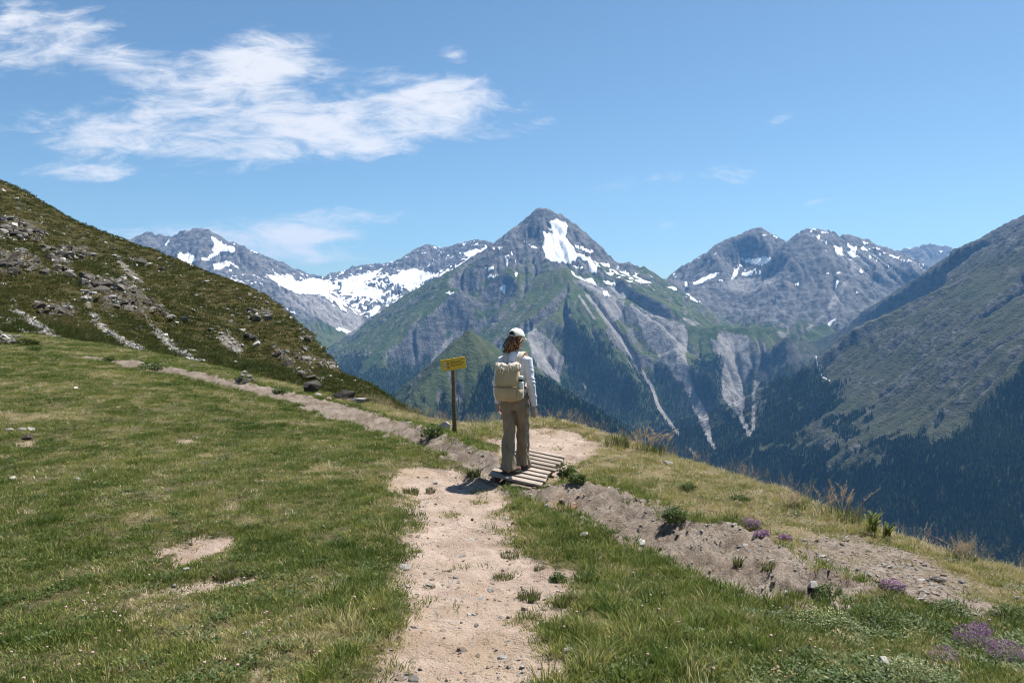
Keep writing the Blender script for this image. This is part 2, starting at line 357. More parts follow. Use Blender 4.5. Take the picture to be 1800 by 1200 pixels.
# snow fields: (nearest, farthest, outlines)
SNOW = [
 (7000, 9700, zoomed(850, 360, 5, [
  [(575,150),(650,122),(745,185),(730,240),(720,280),(760,340),(790,370),(800,410),(920,460),(1000,540),(990,610),(930,600),(920,500),(830,465),(770,520),(600,500),(545,460),(515,370),(540,290),(510,240),(610,250),(565,205),(600,205)],
  [(780,345),(880,375),(965,405),(950,430),(860,400),(800,370)], [(320,285),(400,350),(480,385),(430,380),(350,320)],
  [(760,565),(800,600),(805,620),(900,655),(960,640),(970,670),(1010,715),(930,685),(830,650),(780,610)], [(1050,670),(1170,692),(1165,722),(1080,698)],
  [(1045,760),(1075,752),(1115,800),(1060,800)], [(1285,648),(1390,658),(1490,685),(1380,690)], [(20,560),(90,540),(95,575),(40,585)],
  [(135,720),(200,685),(190,770),(170,780)], [(270,600),(315,588),(285,632)], [(1050,518),(1110,535),(1105,548),(1060,532)],
  [(1060,605),(1150,588),(1145,610),(1110,632)], [(1225,580),(1300,612),(1260,612)], [(790,540),(900,555),(830,562)], [(180,440),(215,470),(210,550),(200,550)], [(400,600),(430,590),(405,612)],
  [(1165,545),(1200,555),(1170,562)], [(240,425),(262,440),(250,455)], [(270,480),(290,490),(280,520)], [(0,640),(60,620),(150,612),(100,630),(20,655)]])),
 (9600, 14000, zoomed(600, 340, 2.769, [
  [(590,290),(640,275),(752,255),(735,295),(640,335),(580,365),(530,395),(470,440),(500,395),(560,360),(620,315)], [(235,405),(350,363),(460,398),(400,430),(330,475),(290,440),(230,432)],
  [(0,420),(100,392),(200,368),(150,415),(90,440),(200,470),(190,520),(120,505),(60,480),(0,500)], [(150,560),(190,545),(175,590),(135,598)], [(175,520),(240,505),(270,500),(200,535)]])),
 (9600, 14000, zoomed(380, 400, 5, [
  [(430,408),(520,425),(620,440),(650,420),(700,478),(780,455),(860,440),(1080,510),(1000,545),(950,580),(1050,610),(1160,745),(1100,725),(1040,640),(960,600),(880,585),(730,590),(600,530),(560,500),(480,450)],
  [(1095,490),(1200,445),(1300,405),(1300,540),(1220,525),(1130,530)], [(1100,590),(1300,560),(1300,610),(1180,600)], [(570,700),(610,705),(750,765),(700,765),(600,730)], [(1040,880),(1110,885),(1190,910),(1150,928),(1060,902)], [(1190,715),(1250,705),(1200,725)], [(540,510),(600,545),(560,535)]])),
 (8800, 12000, zoomed(150, 350, 3.27, [
  [(435,410),(500,385),(550,350),(520,330),(540,308),(600,315),(640,345),(590,392),(540,402),(490,447),(430,432)], [(712,212),(750,225),(775,248),(862,282),(855,305),(780,303),(700,357),(662,345),(740,312),(720,290),(742,260)],
  [(735,375),(832,352),(825,388),(738,412)], [(455,265),(480,225),(490,225),(466,270)], [(320,335),(358,305),(330,340)], [(450,370),(485,362),(470,374)], [(1125,622),(1240,668),(1200,662)]])),
 (7000, 12500, zoomed(1150, 370, 2.769, [
  [(420,232),(470,240),(550,222),(572,240),(520,272),(490,262),(430,252)], [(185,355),(240,325),(312,295),(295,325),(210,362)], [(372,340),(385,300),(415,278),(405,310),(390,335)], [(425,300),(450,303),(525,293),(510,308),(450,320),(425,318)],
  [(865,185),(922,173),(912,222),(890,212)], [(955,180),(988,183),(975,232),(950,228)], [(1000,178),(1065,188),(1010,198)], [(665,360),(715,353),(700,367)], [(878,382),(888,335),(902,335),(890,370)],
  [(838,552),(895,517),(860,562)], [(60,370),(132,372),(100,392)], [(146,345),(160,345),(164,378),(150,372)], [(140,412),(190,425),(250,458),(180,432)], [(985,295),(1022,292),(1018,308)], [(748,92),(780,100),(760,110)],
  [(770,120),(808,130),(800,142)], [(820,138),(846,150),(838,168)], [(1000,146),(1070,165),(1020,158)], [(975,402),(1000,388),(985,408)], [(570,425),(595,420),(585,440)], [(1090,210),(1112,215),(1100,232)], [(1040,220),(1065,225),(1045,240)],
  [(1150,235),(1165,232),(1170,242)], [(1270,250),(1330,262),(1300,275)], [(1085,185),(1100,183),(1098,195)], [(1180,235),(1250,248),(1200,245)], [(800,100),(860,108),(820,112)]])),
 (12500, 16000, zoomed(1150, 370, 2.769, [[(1380,195),(1420,198),(1390,210)], [(1230,180),(1260,178),(1240,190)]])),
]
SCREE = [
 (4500, 8800, zoomed(1000, 500, 3.428, [
  [(370,110),(450,150),(560,200),(700,240),(722,330),(708,420),(722,520),(770,660),(835,770),(862,900),(890,1000),(850,985),(800,860),(742,740),(688,600),(570,470),(470,350),(420,230)],
  [(900,290),(1080,300),(1092,400),(1112,500),(1040,600),(1062,680),(1052,800),(1090,860),(1112,960),(1135,1030),(1068,900),(1008,780),(930,690),(918,560),(938,440),(880,400)],
  [(150,50),(335,100),(315,200),(240,235),(160,120)], [(870,1000),(945,1005),(905,1135),(865,1110)], [(1110,570),(1165,580),(1130,640),(1125,720),(1120,880),(1100,900),(1100,720)],
  [(1150,340),(1180,350),(1200,420),(1160,400)], [(860,330),(900,340),(890,420),(865,400)], [(580,470),(640,540),(660,580),(600,520)], [(690,190),(800,240),(760,250),(680,210)],[(1240,280),(1330,290),(1290,330)]])),
 (4500, 8600, zoomed(600, 340, 2.769, [[(915,640),(1000,690),(1085,800),(1060,925),(1000,880),(955,850),(905,700)], [(500,720),(560,690),(470,800),(400,860)], [(1165,915),(1200,935),(1190,960)]])),
 (6000, 13000, zoomed(380, 400, 5, [[(560,560),(900,600),(1100,700),(1300,720),(1300,850),(1180,960),(1050,880),(900,800),(700,700)]])),
 (7000, 12500, zoomed(1150, 370, 2.769, [[(880,200),(1000,190),(1330,260),(1290,290),(1130,280),(970,300)], [(880,390),(930,340),(960,330),(890,450),(760,580),(720,580),(830,500)], [(190,370),(400,330),(640,320),(480,400),(330,380)]])),
 (7000, 9700, zoomed(850, 360, 5, [[(780,600),(1000,720),(1290,700),(1270,830),(1020,800),(900,740)]])),
]
SCREE_LINES = [(4500, 8800, 3.2, [(1032,518),(1073,573),(1117,634),(1146,681),(1158,716),(1181,748),(1193,763)]), (5500, 8800, 2.2, [(1018,520),(1045,560)]),
 (4500, 7500, 2.5, [(1213,790),(1235,812),(1250,830)])]
FOREST = [
 (4300, 8000, zoomed(1000, 500, 3.428, [
  [(-60,230),(60,250),(200,360),(330,430),(440,560),(470,640),(500,840),(300,820),(100,700),(0,620),(-80,480)], [(470,460),(560,480),(640,590),(720,720),(770,850),(800,930),(700,880),(600,720),(520,600)],
  [(735,600),(770,480),(850,430),(925,430),(915,600),(960,730),(1040,850),(1100,980),(1130,1120),(960,1120),(900,960),(830,760)], [(1160,680),(1220,560),(1330,500),(1450,490),(1600,620),(1740,760),(1800,900),(1740,1250),(1140,1250),(1140,1020),(1120,800)],
  [(500,860),(640,880),(760,960),(860,1120),(700,1120),(560,1000)]])),
 (1800, 5900, [[(1430,900),(1500,830),(1560,800),(1590,770),(1640,780),(1700,740),(1750,690),(1800,640),(1960,560),(2100,1200),(1400,1200)]]),
 (1800, 5000, [[(850,640),(960,668),(1060,726),(1000,770),(820,720)]]),
 (1800, 4600, [[(960,690),(1050,720),(1120,770),(1260,880),(1100,900),(950,740)]]),
]
MEADOW = [(1800, 5200, [[(1530,720),(1600,690),(1660,680),(1640,710),(1560,760),(1520,760)]])]
RIVER = [(3000, 9000, [(1434,625),(1437,640),(1446,662),(1463,671)])]

def poly_mask(u, v, d, sets, soft=1.2, wob=None):
    m = np.zeros(u.shape)
    for near, far, polys in sets:
        for p in polys:
            P = np.array(p); lo = P.min(0)-12; hi = P.max(0)+12
            idx = np.nonzero((u > lo[0]) & (u < hi[0]) & (v > lo[1]) & (v < hi[1]) & (d > near) & (d < far))[0]
            if len(idx) == 0: continue
            sd = in_poly(u[idx], v[idx], p)
            if wob is not None: sd = sd+wob[idx]
            m[idx] = np.maximum(m[idx], np.clip(0.5+sd/(2*soft), 0, 1))
    return m
def lines_mask(u, v, d, items, soft=1.0):
    m = np.zeros(u.shape)
    for it in items:
        near, far = it[:2]; w, pts = (it[2], it[3]) if len(it) == 4 else (1.0, it[2])
        P = np.array(pts); lo = P.min(0)-12; hi = P.max(0)+12
        idx = np.nonzero((u > lo[0]) & (u < hi[0]) & (v > lo[1]) & (v < hi[1]) & (d > near) & (d < far))[0]
        if len(idx): m[idx] = np.maximum(m[idx], np.clip(0.5+(w-line_dist(u[idx], v[idx], pts)[0])/(2*soft), 0, 1))
    return m

H, G, _X, _Y = build_height()
H = erode(H, n=120000, rounds=10, steps=60)
gy_, gx_ = np.gradient(H, CELL)
SLOPE = np.sqrt(gx_**2+gy_**2)
NA, NR = 1080, 740
az = np.radians(np.linspace(-37, 38, NA)); rad = 1750*(15500/1750)**np.linspace(0, 1, NR)
A_, R_ = np.meshgrid(az, rad, indexing='ij')
mx = (np.tan(A_)*R_).ravel(); my = R_.ravel()           # rows of constant distance ahead
mz = bilinear(H, mx, my); msl = bilinear(SLOPE, mx, my)
iy = np.clip(((my-YR[0])/CELL).round().astype(int), 0, H.shape[0]-1); ix = np.clip(((mx-XR[0])/CELL).round().astype(int), 0, H.shape[1]-1)
mg = G[iy, ix]
n1 = fbm(mx/260, my/260, 4, 301); n2 = fbm(mx/60, my/60, 3, 311)
alt = mz
hi_rock = np.where(np.isin(mg, (2, 3, 4, 5)), 1.0, 0.0)
rocky = sstep(msl+0.25*n1+0.12*n2-.25*(mg == 1), .95, 1.45)*0.75+sstep(alt+200*n1, 300, 640)+hi_rock*sstep(alt+150*n1, -260, 60)
rocky = np.clip(rocky+np.where(mg == 6, .04+.36*sstep(n1, -.1, .4), 0), 0, 1)
mz = mz+rocky*(26*fbm(mx/80, my/70, 3, 401, .55, True)+3.5*n2)+(1-rocky)*2.5*n2
mu = 900+mx/my*FPX; mv = HOR-mz/my*FPX
wob = 1.9*fbm(mx/90, my/90, 3, 501)
snow = poly_mask(mu, mv, my, SNOW, 0.9, wob)
speck = sstep(fbm(mx/170, my/110, 4, 511)+.16*(mg == 3), .30, .38)*np.where(np.isin(mg, (3, 4)), 1, 0)*sstep(alt, 120, 420)*(1-sstep(msl, .7, 1.0))
BROKEN = [(9600, 14000, [[(470,475),(560,492),(640,482),(740,470),(870,440),(850,462),(760,500),(700,530),(650,560),(600,545),(540,515),(490,495)]]), (7000, 12500, [[(1450,425),(1540,430),(1640,470),(1560,480),(1490,470)], [(1180,490),(1215,520),(1245,540),(1200,520)], [(1290,455),(1360,450),(1350,480),(1290,490)]]),
   (7000, 9800, [[(1030,440),(1090,465),(1170,495),(1150,510),(1080,490),(1020,470)], [(870,432),(905,440),(880,470),(800,520),(750,530),(790,490)]])]
brk = poly_mask(mu, mv, my, BROKEN, 5)
snow = np.maximum(snow, brk*sstep(fbm(mx/130, my/110, 4, 515)+.15*(mg == 3), .10, .22)*(1-.8*sstep(msl, .9, 1.3)))
snow = np.maximum(snow, speck)
scree = np.maximum(poly_mask(mu, mv, my, SCREE, 2.5, 2*wob), lines_mask(mu, mv, my, SCREE_LINES, 1.0))
scree = scree*(1-snow)
river = lines_mask(mu, mv, my, RIVER, .8)*sstep(n2, -.35, .1)
forest = poly_mask(mu, mv, my, FOREST, 14, 8*wob+26*n1+16*n2)*(1-scree)*(1-poly_mask(mu, mv, my, MEADOW, 4, 3*wob))
forest = np.maximum(forest, 0.8*sstep(n1+.6*n2-(alt+400)/240, .2, .5)*(my < 7600)*(1-scree)*(mg != 6))
forest = np.where((mg == 6), np.maximum(forest, sstep(n1*1.3+.8*n2-(alt+560)/260, .3, .5)*(my < 5600)*(1-scree)), forest)
forest = np.where(my > 7800, 0, forest)
def mountain_material():
    m, t, b = material('alpine_slopes', .95, .08)
    geo = t.new('ShaderNodeNewGeometry'); pos = geo.outputs['Position']
    sn, sc_, fo, ro, ri, wa = (t.attr(k).outputs['Fac'] for k in ('snow', 'scree', 'forest', 'rocky', 'river', 'dry'))
    f1 = t.noise(pos, .004, 6, .6); f2 = t.noise(pos, .02, 6, .65); f3 = t.noise(pos, .07, 4, .6)
    strat = t.noise(t.mapping(pos, (1, .6, 1.8), (.9, .5, .3)), .011, 7, .68)
    grass = t.mix(t.step(f1, .35, .65), (.040, .068, .018), (.075, .092, .030))
    grass = t.mix(t.step(f2, .5, .72), grass, (.12, .112, .06))
    grass = t.mix(t.math('MULTIPLY', wa, .75), grass, (.078, .070, .040))
    rock = t.mix(t.step(strat, .36, .62), (.050, .053, .060), (.185, .182, .178)); rock = t.mix(t.step(f3, .5, .68, 0, .6), rock, (.045, .045, .048))
    rock = t.mix(t.step(f2, .42, .7, 0, .75), rock, (.165, .145, .12))
    mk = t.math('ADD', ro, t.math('MULTIPLY', t.math('SUBTRACT', f2, .5), 1.6))
    base = t.mix(t.step(mk, .3, .62), grass, rock); base = t.mix(t.math('MULTIPLY', t.attr('heath').outputs['Fac'], t.step(f2, .35, .6, .85, .45)), base, (.030, .034, .024))
    scr = t.mix(t.step(f2, .35, .65), (.18, .17, .162), (.29, .275, .26))
    base = t.mix(t.step(t.math('ADD', sc_, t.math('MULTIPLY', t.math('SUBTRACT', f3, .5), 1.3)), .42, .72), base, scr)
    base = t.mix(t.math('MULTIPLY', fo, .9), base, (.024, .036, .015))
    base = t.mix(t.step(t.math('ADD', sn, t.math('MULTIPLY', t.math('SUBTRACT', f3, .5), .7)), .42, .56), base, (.86, .86, .86))
    base = t.mix(t.step(ri, .3, .6), base, (.75, .76, .77))
    t.l.new(base, b.inputs['Base Color'])
    bump = t.new('ShaderNodeBump'); bump.inputs['Strength'].default_value = .85; bump.inputs['Distance'].default_value = 18
    hgt = t.math('ADD', t.math('MULTIPLY', strat, .9), t.math('ADD', f3, f2))
    hgt = t.math('MULTIPLY', hgt, t.step(sn, .3, .7, 1.0, .15)); t.l.new(hgt, bump.inputs['Height'])
    t.l.new(bump.outputs[0], b.inputs['Normal'])
    return m
MAT_MOUNT = mountain_material()
Fm = grid_faces(NA, NR)[:, ::-1]
fg = mg[Fm[:, 0]]
NAMES = ['mountain', 'foothill', 'mountain', 'mountain', 'mountain', 'mountain', 'mountain']
LABELS = ['tall pyramid mountain with a steep snowfield on its face and green lower ridges', 'dark pointed green spur in front of the tall snowy peak',
          'jagged grey twin-topped mountain rising behind the grassy left hillside', 'jagged ridge above a wide bright glacier basin left of the main peak',
          'pair of blunt rocky peaks with snow patches right of the main peak', 'faint blue crest far away between right peaks and right slope', 'long bare mountainside with dark forest at its foot on the right']
MV = np.stack([mx, my, mz], 1)
for g in range(7):
    fs = Fm[fg == g]
    if len(fs) == 0: continue
    ids, inv = np.unique(fs, return_inverse=True)
    me = mesh_np(NAMES[g], MV[ids], inv.reshape(-1, 4))
    for k, a in (('snow', snow), ('scree', scree), ('forest', forest), ('rocky', rocky), ('river', river), ('heath', np.where(mg == 6, .85, np.where(mg == 1, .45, 0))), ('dry', np.where(mg == 6, np.clip(.95+n1, 0, 1), np.clip(.15+.8*n1, 0, 1)))): add_attr(me, k, a[ids])
    tag(obj(NAMES[g], me, MAT_MOUNT), LABELS[g], NAMES[g], None, 'structure')

# ------------------------------------------------------------------ instancing helper for uncountable stuff
def scatter(name, pts, scale, rot, protos, label, cat, tint=None, pick=None, tilt=None, seed=0):
    """one object whose points carry copies of small prototype meshes (geometry nodes)"""
    n = len(pts); me = bpy.data.meshes.new(name); me.vertices.add(n); me.vertices.foreach_set('co', np.asarray(pts, np.float32).ravel())
    rng = np.random.default_rng(seed)
    sc3 = np.asarray(scale, np.float32); sc3 = np.repeat(sc3[:, None], 3, 1) if sc3.ndim == 1 else sc3
    a = me.attributes.new('sca', 'FLOAT_VECTOR', 'POINT'); a.data.foreach_set('vector', sc3.ravel())
    r3 = np.zeros((n, 3), np.float32); r3[:, 2] = rot
    if tilt is not None: r3[:, 0] = tilt[0]; r3[:, 1] = tilt[1]
    a = me.attributes.new('rota', 'FLOAT_VECTOR', 'POINT'); a.data.foreach_set('vector', r3.ravel())
    a = me.attributes.new('tint', 'FLOAT', 'POINT'); a.data.foreach_set('value', np.asarray(tint if tint is not None else rng.random(n), np.float32))
    a = me.attributes.new('pick', 'INT', 'POINT'); a.data.foreach_set('value', np.asarray(pick if pick is not None else rng.integers(0, len(protos), n), np.int32))
    o = obj(name, me)
    g = bpy.data.node_groups.new(name, 'GeometryNodeTree')
    g.interface.new_socket('Geometry', in_out='INPUT', socket_type='NodeSocketGeometry'); g.interface.new_socket('Geometry', in_out='OUTPUT', socket_type='NodeSocketGeometry')
    gi = g.nodes.new('NodeGroupInput'); go = g.nodes.new('NodeGroupOutput'); L = g.links
    def named(k, ty):
        nd = g.nodes.new('GeometryNodeInputNamedAttribute'); nd.data_type = ty; nd.inputs['Name'].default_value = k; return nd.outputs['Attribute']
    join = g.nodes.new('GeometryNodeJoinGeometry')
    for k, pm in enumerate(protos):
        io = g.nodes.new('GeometryNodeInstanceOnPoints'); L.new(gi.outputs[0], io.inputs['Points'])
        oi = g.nodes.new('GeometryNodeObjectInfo'); oi.inputs['Object'].default_value = pm; oi.inputs['As Instance'].default_value = True
        cmp = g.nodes.new('FunctionNodeCompare'); cmp.data_type = 'INT'; cmp.operation = 'EQUAL'; L.new(named('pick', 'INT'), cmp.inputs[2]); cmp.inputs[3].default_value = k
        L.new(cmp.outputs[0], io.inputs['Selection']); L.new(oi.outputs['Geometry'], io.inputs['Instance'])
        L.new(named('rota', 'FLOAT_VECTOR'), io.inputs['Rotation']); L.new(named('sca', 'FLOAT_VECTOR'), io.inputs['Scale'])
        L.new(io.outputs[0], join.inputs[0])
    L.new(join.outputs[0], go.inputs[0])
    md = o.modifiers.new('scatter', 'NODES'); md.node_group = g
    return tag(o, label, cat, None, 'stuff')
def proto(name, me, mat):
    """source mesh for scatter(): never linked to the scene itself"""
    o = bpy.data.objects.new(name, me)
    if len(me.materials) == 0: me.materials.append(mat)
    return o
def conifer_mesh(seed):
    rng = random.Random(seed); V = []; F = []
    def ring(z, r, n, ph):
        i0 = len(V)
        for k in range(n):
            a = 2*math.pi*k/n+ph; rr = r*rng.uniform(.72, 1.2); V.append((rr*math.cos(a), rr*math.sin(a), z+rng.uniform(-.03, .03)))
        return i0
    for z0, z1, r in ((.06, .45, .21), (.3, .7, .16), (.55, 1.0, .11)):
        n = 7; i = ring(z0, r, n, rng.random()*6); V.append((0, 0, z1)); k = len(V)-1
        for q in range(n): F.append((i+q, i+(q+1) % n, k))
    i = len(V); V += [(.025, 0, 0), (-.015, .02, 0), (-.015, -.02, 0), (0, 0, .4)]; F += [(i, i+1, i+3), (i+1, i+2, i+3), (i+2, i, i+3)]
    return mesh_np('conifer', V, np.array(F), False)
def tint_material(name, cols, rough=.85, spec=.1, trans=0.0):
    """colour ramps along the per-instance tint"""
    m, t, b = material(name, rough, spec)
    tn = t.attr('tint', 'INSTANCER').outputs['Fac']; rp = t.new('ShaderNodeValToRGB'); t.l.new(tn, rp.inputs[0])
    el = rp.color_ramp.elements
    while len(el) < len(cols): el.new(.5)
    for i, (p, c) in enumerate(cols): el[i].position = p; el[i].color = (*c, 1)
    t.l.new(rp.outputs[0], b.inputs['Base Color'])
    if trans > 0:
        tr = t.new('ShaderNodeBsdfTranslucent'); t.l.new(rp.outputs[0], tr.inputs[0]); mx_ = t.new('ShaderNodeMixShader'); mx_.inputs[0].default_value = trans
        t.l.new(b.outputs[0], mx_.inputs[1]); t.l.new(tr.outputs[0], mx_.inputs[2])
        t.l.new(mx_.outputs[0], m.node_tree.nodes['Material Output'].inputs[0])
    return m
MAT_CON = tint_material('conifer_needles', [(0, (.016, .030, .014)), (.6, (.030, .048, .018)), (1, (.080, .095, .032))])
CON = [proto('conifer', conifer_mesh(s), MAT_CON) for s in range(4)]
rng = np.random.default_rng(8)
# trees stand where the forest field is dense, one draw per square of ground
fx = rng.uniform(-1800, 5200, 900000); fy = 1900*(7700/1900)**rng.random(900000)
fu = 900+fx/fy*FPX
# nearest mesh vertex carries the forest field
ia = np.clip(((np.degrees(np.arctan2(fx, fy))+37)/75*(NA-1)).round().astype(int), 0, NA-1)
ir = np.clip((np.log(fy/1750)/math.log(15500/1750)*(NR-1)).round().astype(int), 0, NR-1)
fi = ia*NR+ir
keep = (forest[fi] > rng.uniform(.3, 1.25, len(fx))+.5*np.clip(fbm(fx/160, fy/160, 3, 95), -.2, 1)) & (fu > -60) & (fu < 1880)
# leave out what no one could see: hidden behind nearer ground
elev = (mz/my).reshape(NA, NR); vis = elev >= np.maximum.accumulate(elev, 1)-.012
keep &= vis.ravel()[fi]
fx, fy, fi = fx[keep], fy[keep], fi[keep]
print('far trees', len(fx))
iaf = (np.degrees(np.arctan2(fx, fy))+37)/75*(NA-1); irf = np.log(fy/1750)/math.log(15500/1750)*(NR-1)
i0 = np.clip(iaf.astype(int), 0, NA-2); j0 = np.clip(irf.astype(int), 0, NR-2); fa = iaf-i0; fr = irf-j0; Mz = mz.reshape(NA, NR)
fz = (Mz[i0, j0]*(1-fa)+Mz[i0+1, j0]*fa)*(1-fr)+(Mz[i0, j0+1]*(1-fa)+Mz[i0+1, j0+1]*fa)*fr
sz = rng.uniform(10, 27, len(fx))
tn = np.clip(.5+.9*fbm(fx/300, fy/300, 3, 91)+rng.normal(0, .28, len(fx)), 0, 1)
scatter('forest', np.stack([fx, fy, fz-1], 1), np.stack([sz*1.1, sz*1.1, sz], 1), rng.uniform(0, 6.28, len(fx)), CON, 'dark conifer forest covering the lower slopes across the valley', 'forest', tn)

# ------------------------------------------------------------------ near ground: a meadow shoulder with a path and a ditch, falling away beyond its lip
CTRL = [PT(*p) for p in [(0,1200,3.5),(450,1200,3.3),(800,1200,3.2),(1300,1200,3.3),(1800,1200,3.5),(0,1000,5.3),(400,1000,5.3),(750,1000,5.2),(0,850,8),(300,850,7.9),(600,850,8.2),(780,848,8.6),(905,845,8.85),
  (0,700,13.5),(300,700,14.5),(550,760,12.2),(700,790,10.6),(0,622,20),(200,642,19.5),(350,668,18),(450,690,17),(1100,900,7.2),(1100,1000,5.6),(1400,1100,4.4),(1620,1150,4.0),
  (1000,800,10),(1100,830,9),(1300,900,7.6),(1500,980,6.5),(1700,1040,5.8),(1800,1085,5.3),(620,702,19),(750,742,15),(850,748,13.3),(950,738,12.8),(1030,762,11.8),(1150,802,10.6),(1300,848,9.3),(1450,903,8.2),(1600,962,7.2),(1800,1018,6.5)]]
CTRL += [np.array(p) for p in [(0,0,-1.58),(-4,0,-1.5),(4,0,-1.75),(0,-3,-1.55),(-6,3,-1.5),(7,2,-2.2),(-24,30,-.4),(-20,12,-.9)]]
base_z = tps_fit(CTRL)
LIP = np.array([PT(*p)[:2] for p in [(0,590,30),(250,640,25),(480,690,20.5),(640,705,18.5),(750,735,15.4),(850,742,13.5),(950,733,13.0),(1030,757,12.0),(1150,797,10.8),(1300,843,9.5),(1450,898,8.35),(1600,957,7.3),(1800,1013,6.6)]]+[(6.0,5.4),(8.5,3.8),(12,2)])
def lip_s(x, y):
    ly = np.interp(x, LIP[:, 0], LIP[:, 1]); sl = np.interp(x, LIP[:, 0], np.gradient(LIP[:, 1], LIP[:, 0]))
    return (y-ly)/np.sqrt(1+sl*sl)
def shoulder_z(x, y):
    s = np.maximum(lip_s(x, y), 0); k = np.interp(x, [-12, -5, 0], [.3, .5, .72])
    yl = np.minimum(y, np.interp(x, LIP[:, 0], LIP[:, 1])+.6)          # past the lip hold the last height, then drop
    return base_z(x, yl)-k*s*s/(s+1.0)
def ground_hit(u, v, f=None, d0=1.6, d1=34, n=6000):
    f = f or shoulder_z; d = np.linspace(d0, d1, n); x = (u-900)/FPX*d; z = (HOR-v)/FPX*d
    g = f(x, d); k = np.nonzero(g > z)[0]
    i = k[0] if len(k) else n-1
    return np.array([x[i], d[i], float(g[i])])
def ghit2(pts): return [tuple(ground_hit(u, v)[:2]) for u, v in pts]
DTOP = ghit2([(150,627),(300,646),(420,672),(540,697),(640,722),(740,750),(800,772),(870,800),(930,828),(985,848),(1050,850),(1150,885),(1225,922),(1290,922),(1360,950),(1420,1000),(1540,1035)])
DBOT = ghit2([(150,633),(290,659),(420,690),(520,715),(620,750),(720,785),(800,815),(860,848),(930,882),(1000,908),(1100,962),(1200,1012),(1300,1058),(1400,1078),(1480,1075)])
DPOLY = DTOP+DBOT[::-1]
PATH = [ghit2([(610,1260),(690,1150),(735,1070),(712,1000),(740,930),(715,870),(690,838),(730,812),(800,826),(880,852),(908,864),(888,900),(892,955),(915,985),(960,990),(1000,1005),(985,1040),(955,1070),(935,1130),(950,1260)]),
        ghit2([(868,770),(900,757),(960,750),(1010,758),(1045,776),(1030,802),(985,818),(930,806),(880,795)])]
BARE = [ghit2([(305,955),(350,935),(420,945),(410,965),(330,985),(300,1005),(292,985)]), ghit2([(280,1040),(310,1020),(420,1010),(432,1020),(330,1050)]), ghit2([(460,1170),(520,1160),(530,1190),(470,1195)]), ghit2([(670,860),(700,830),(760,825),(740,870)]), ghit2([(20,780),(70,770),(60,785)]), ghit2([(290,770),(350,766),(340,778)])]
STONY = [ghit2([(1380,985),(1440,945),(1500,940),(1570,958),(1640,990),(1720,1045),(1790,1085),(1700,1085),(1560,1032),(1450,1012)]), ghit2([(1150,905),(1180,900),(1235,930),(1180,940)])]
ORANGE = ghit2([(960,868),(985,858),(1010,872),(1005,895),(985,905),(965,890)])
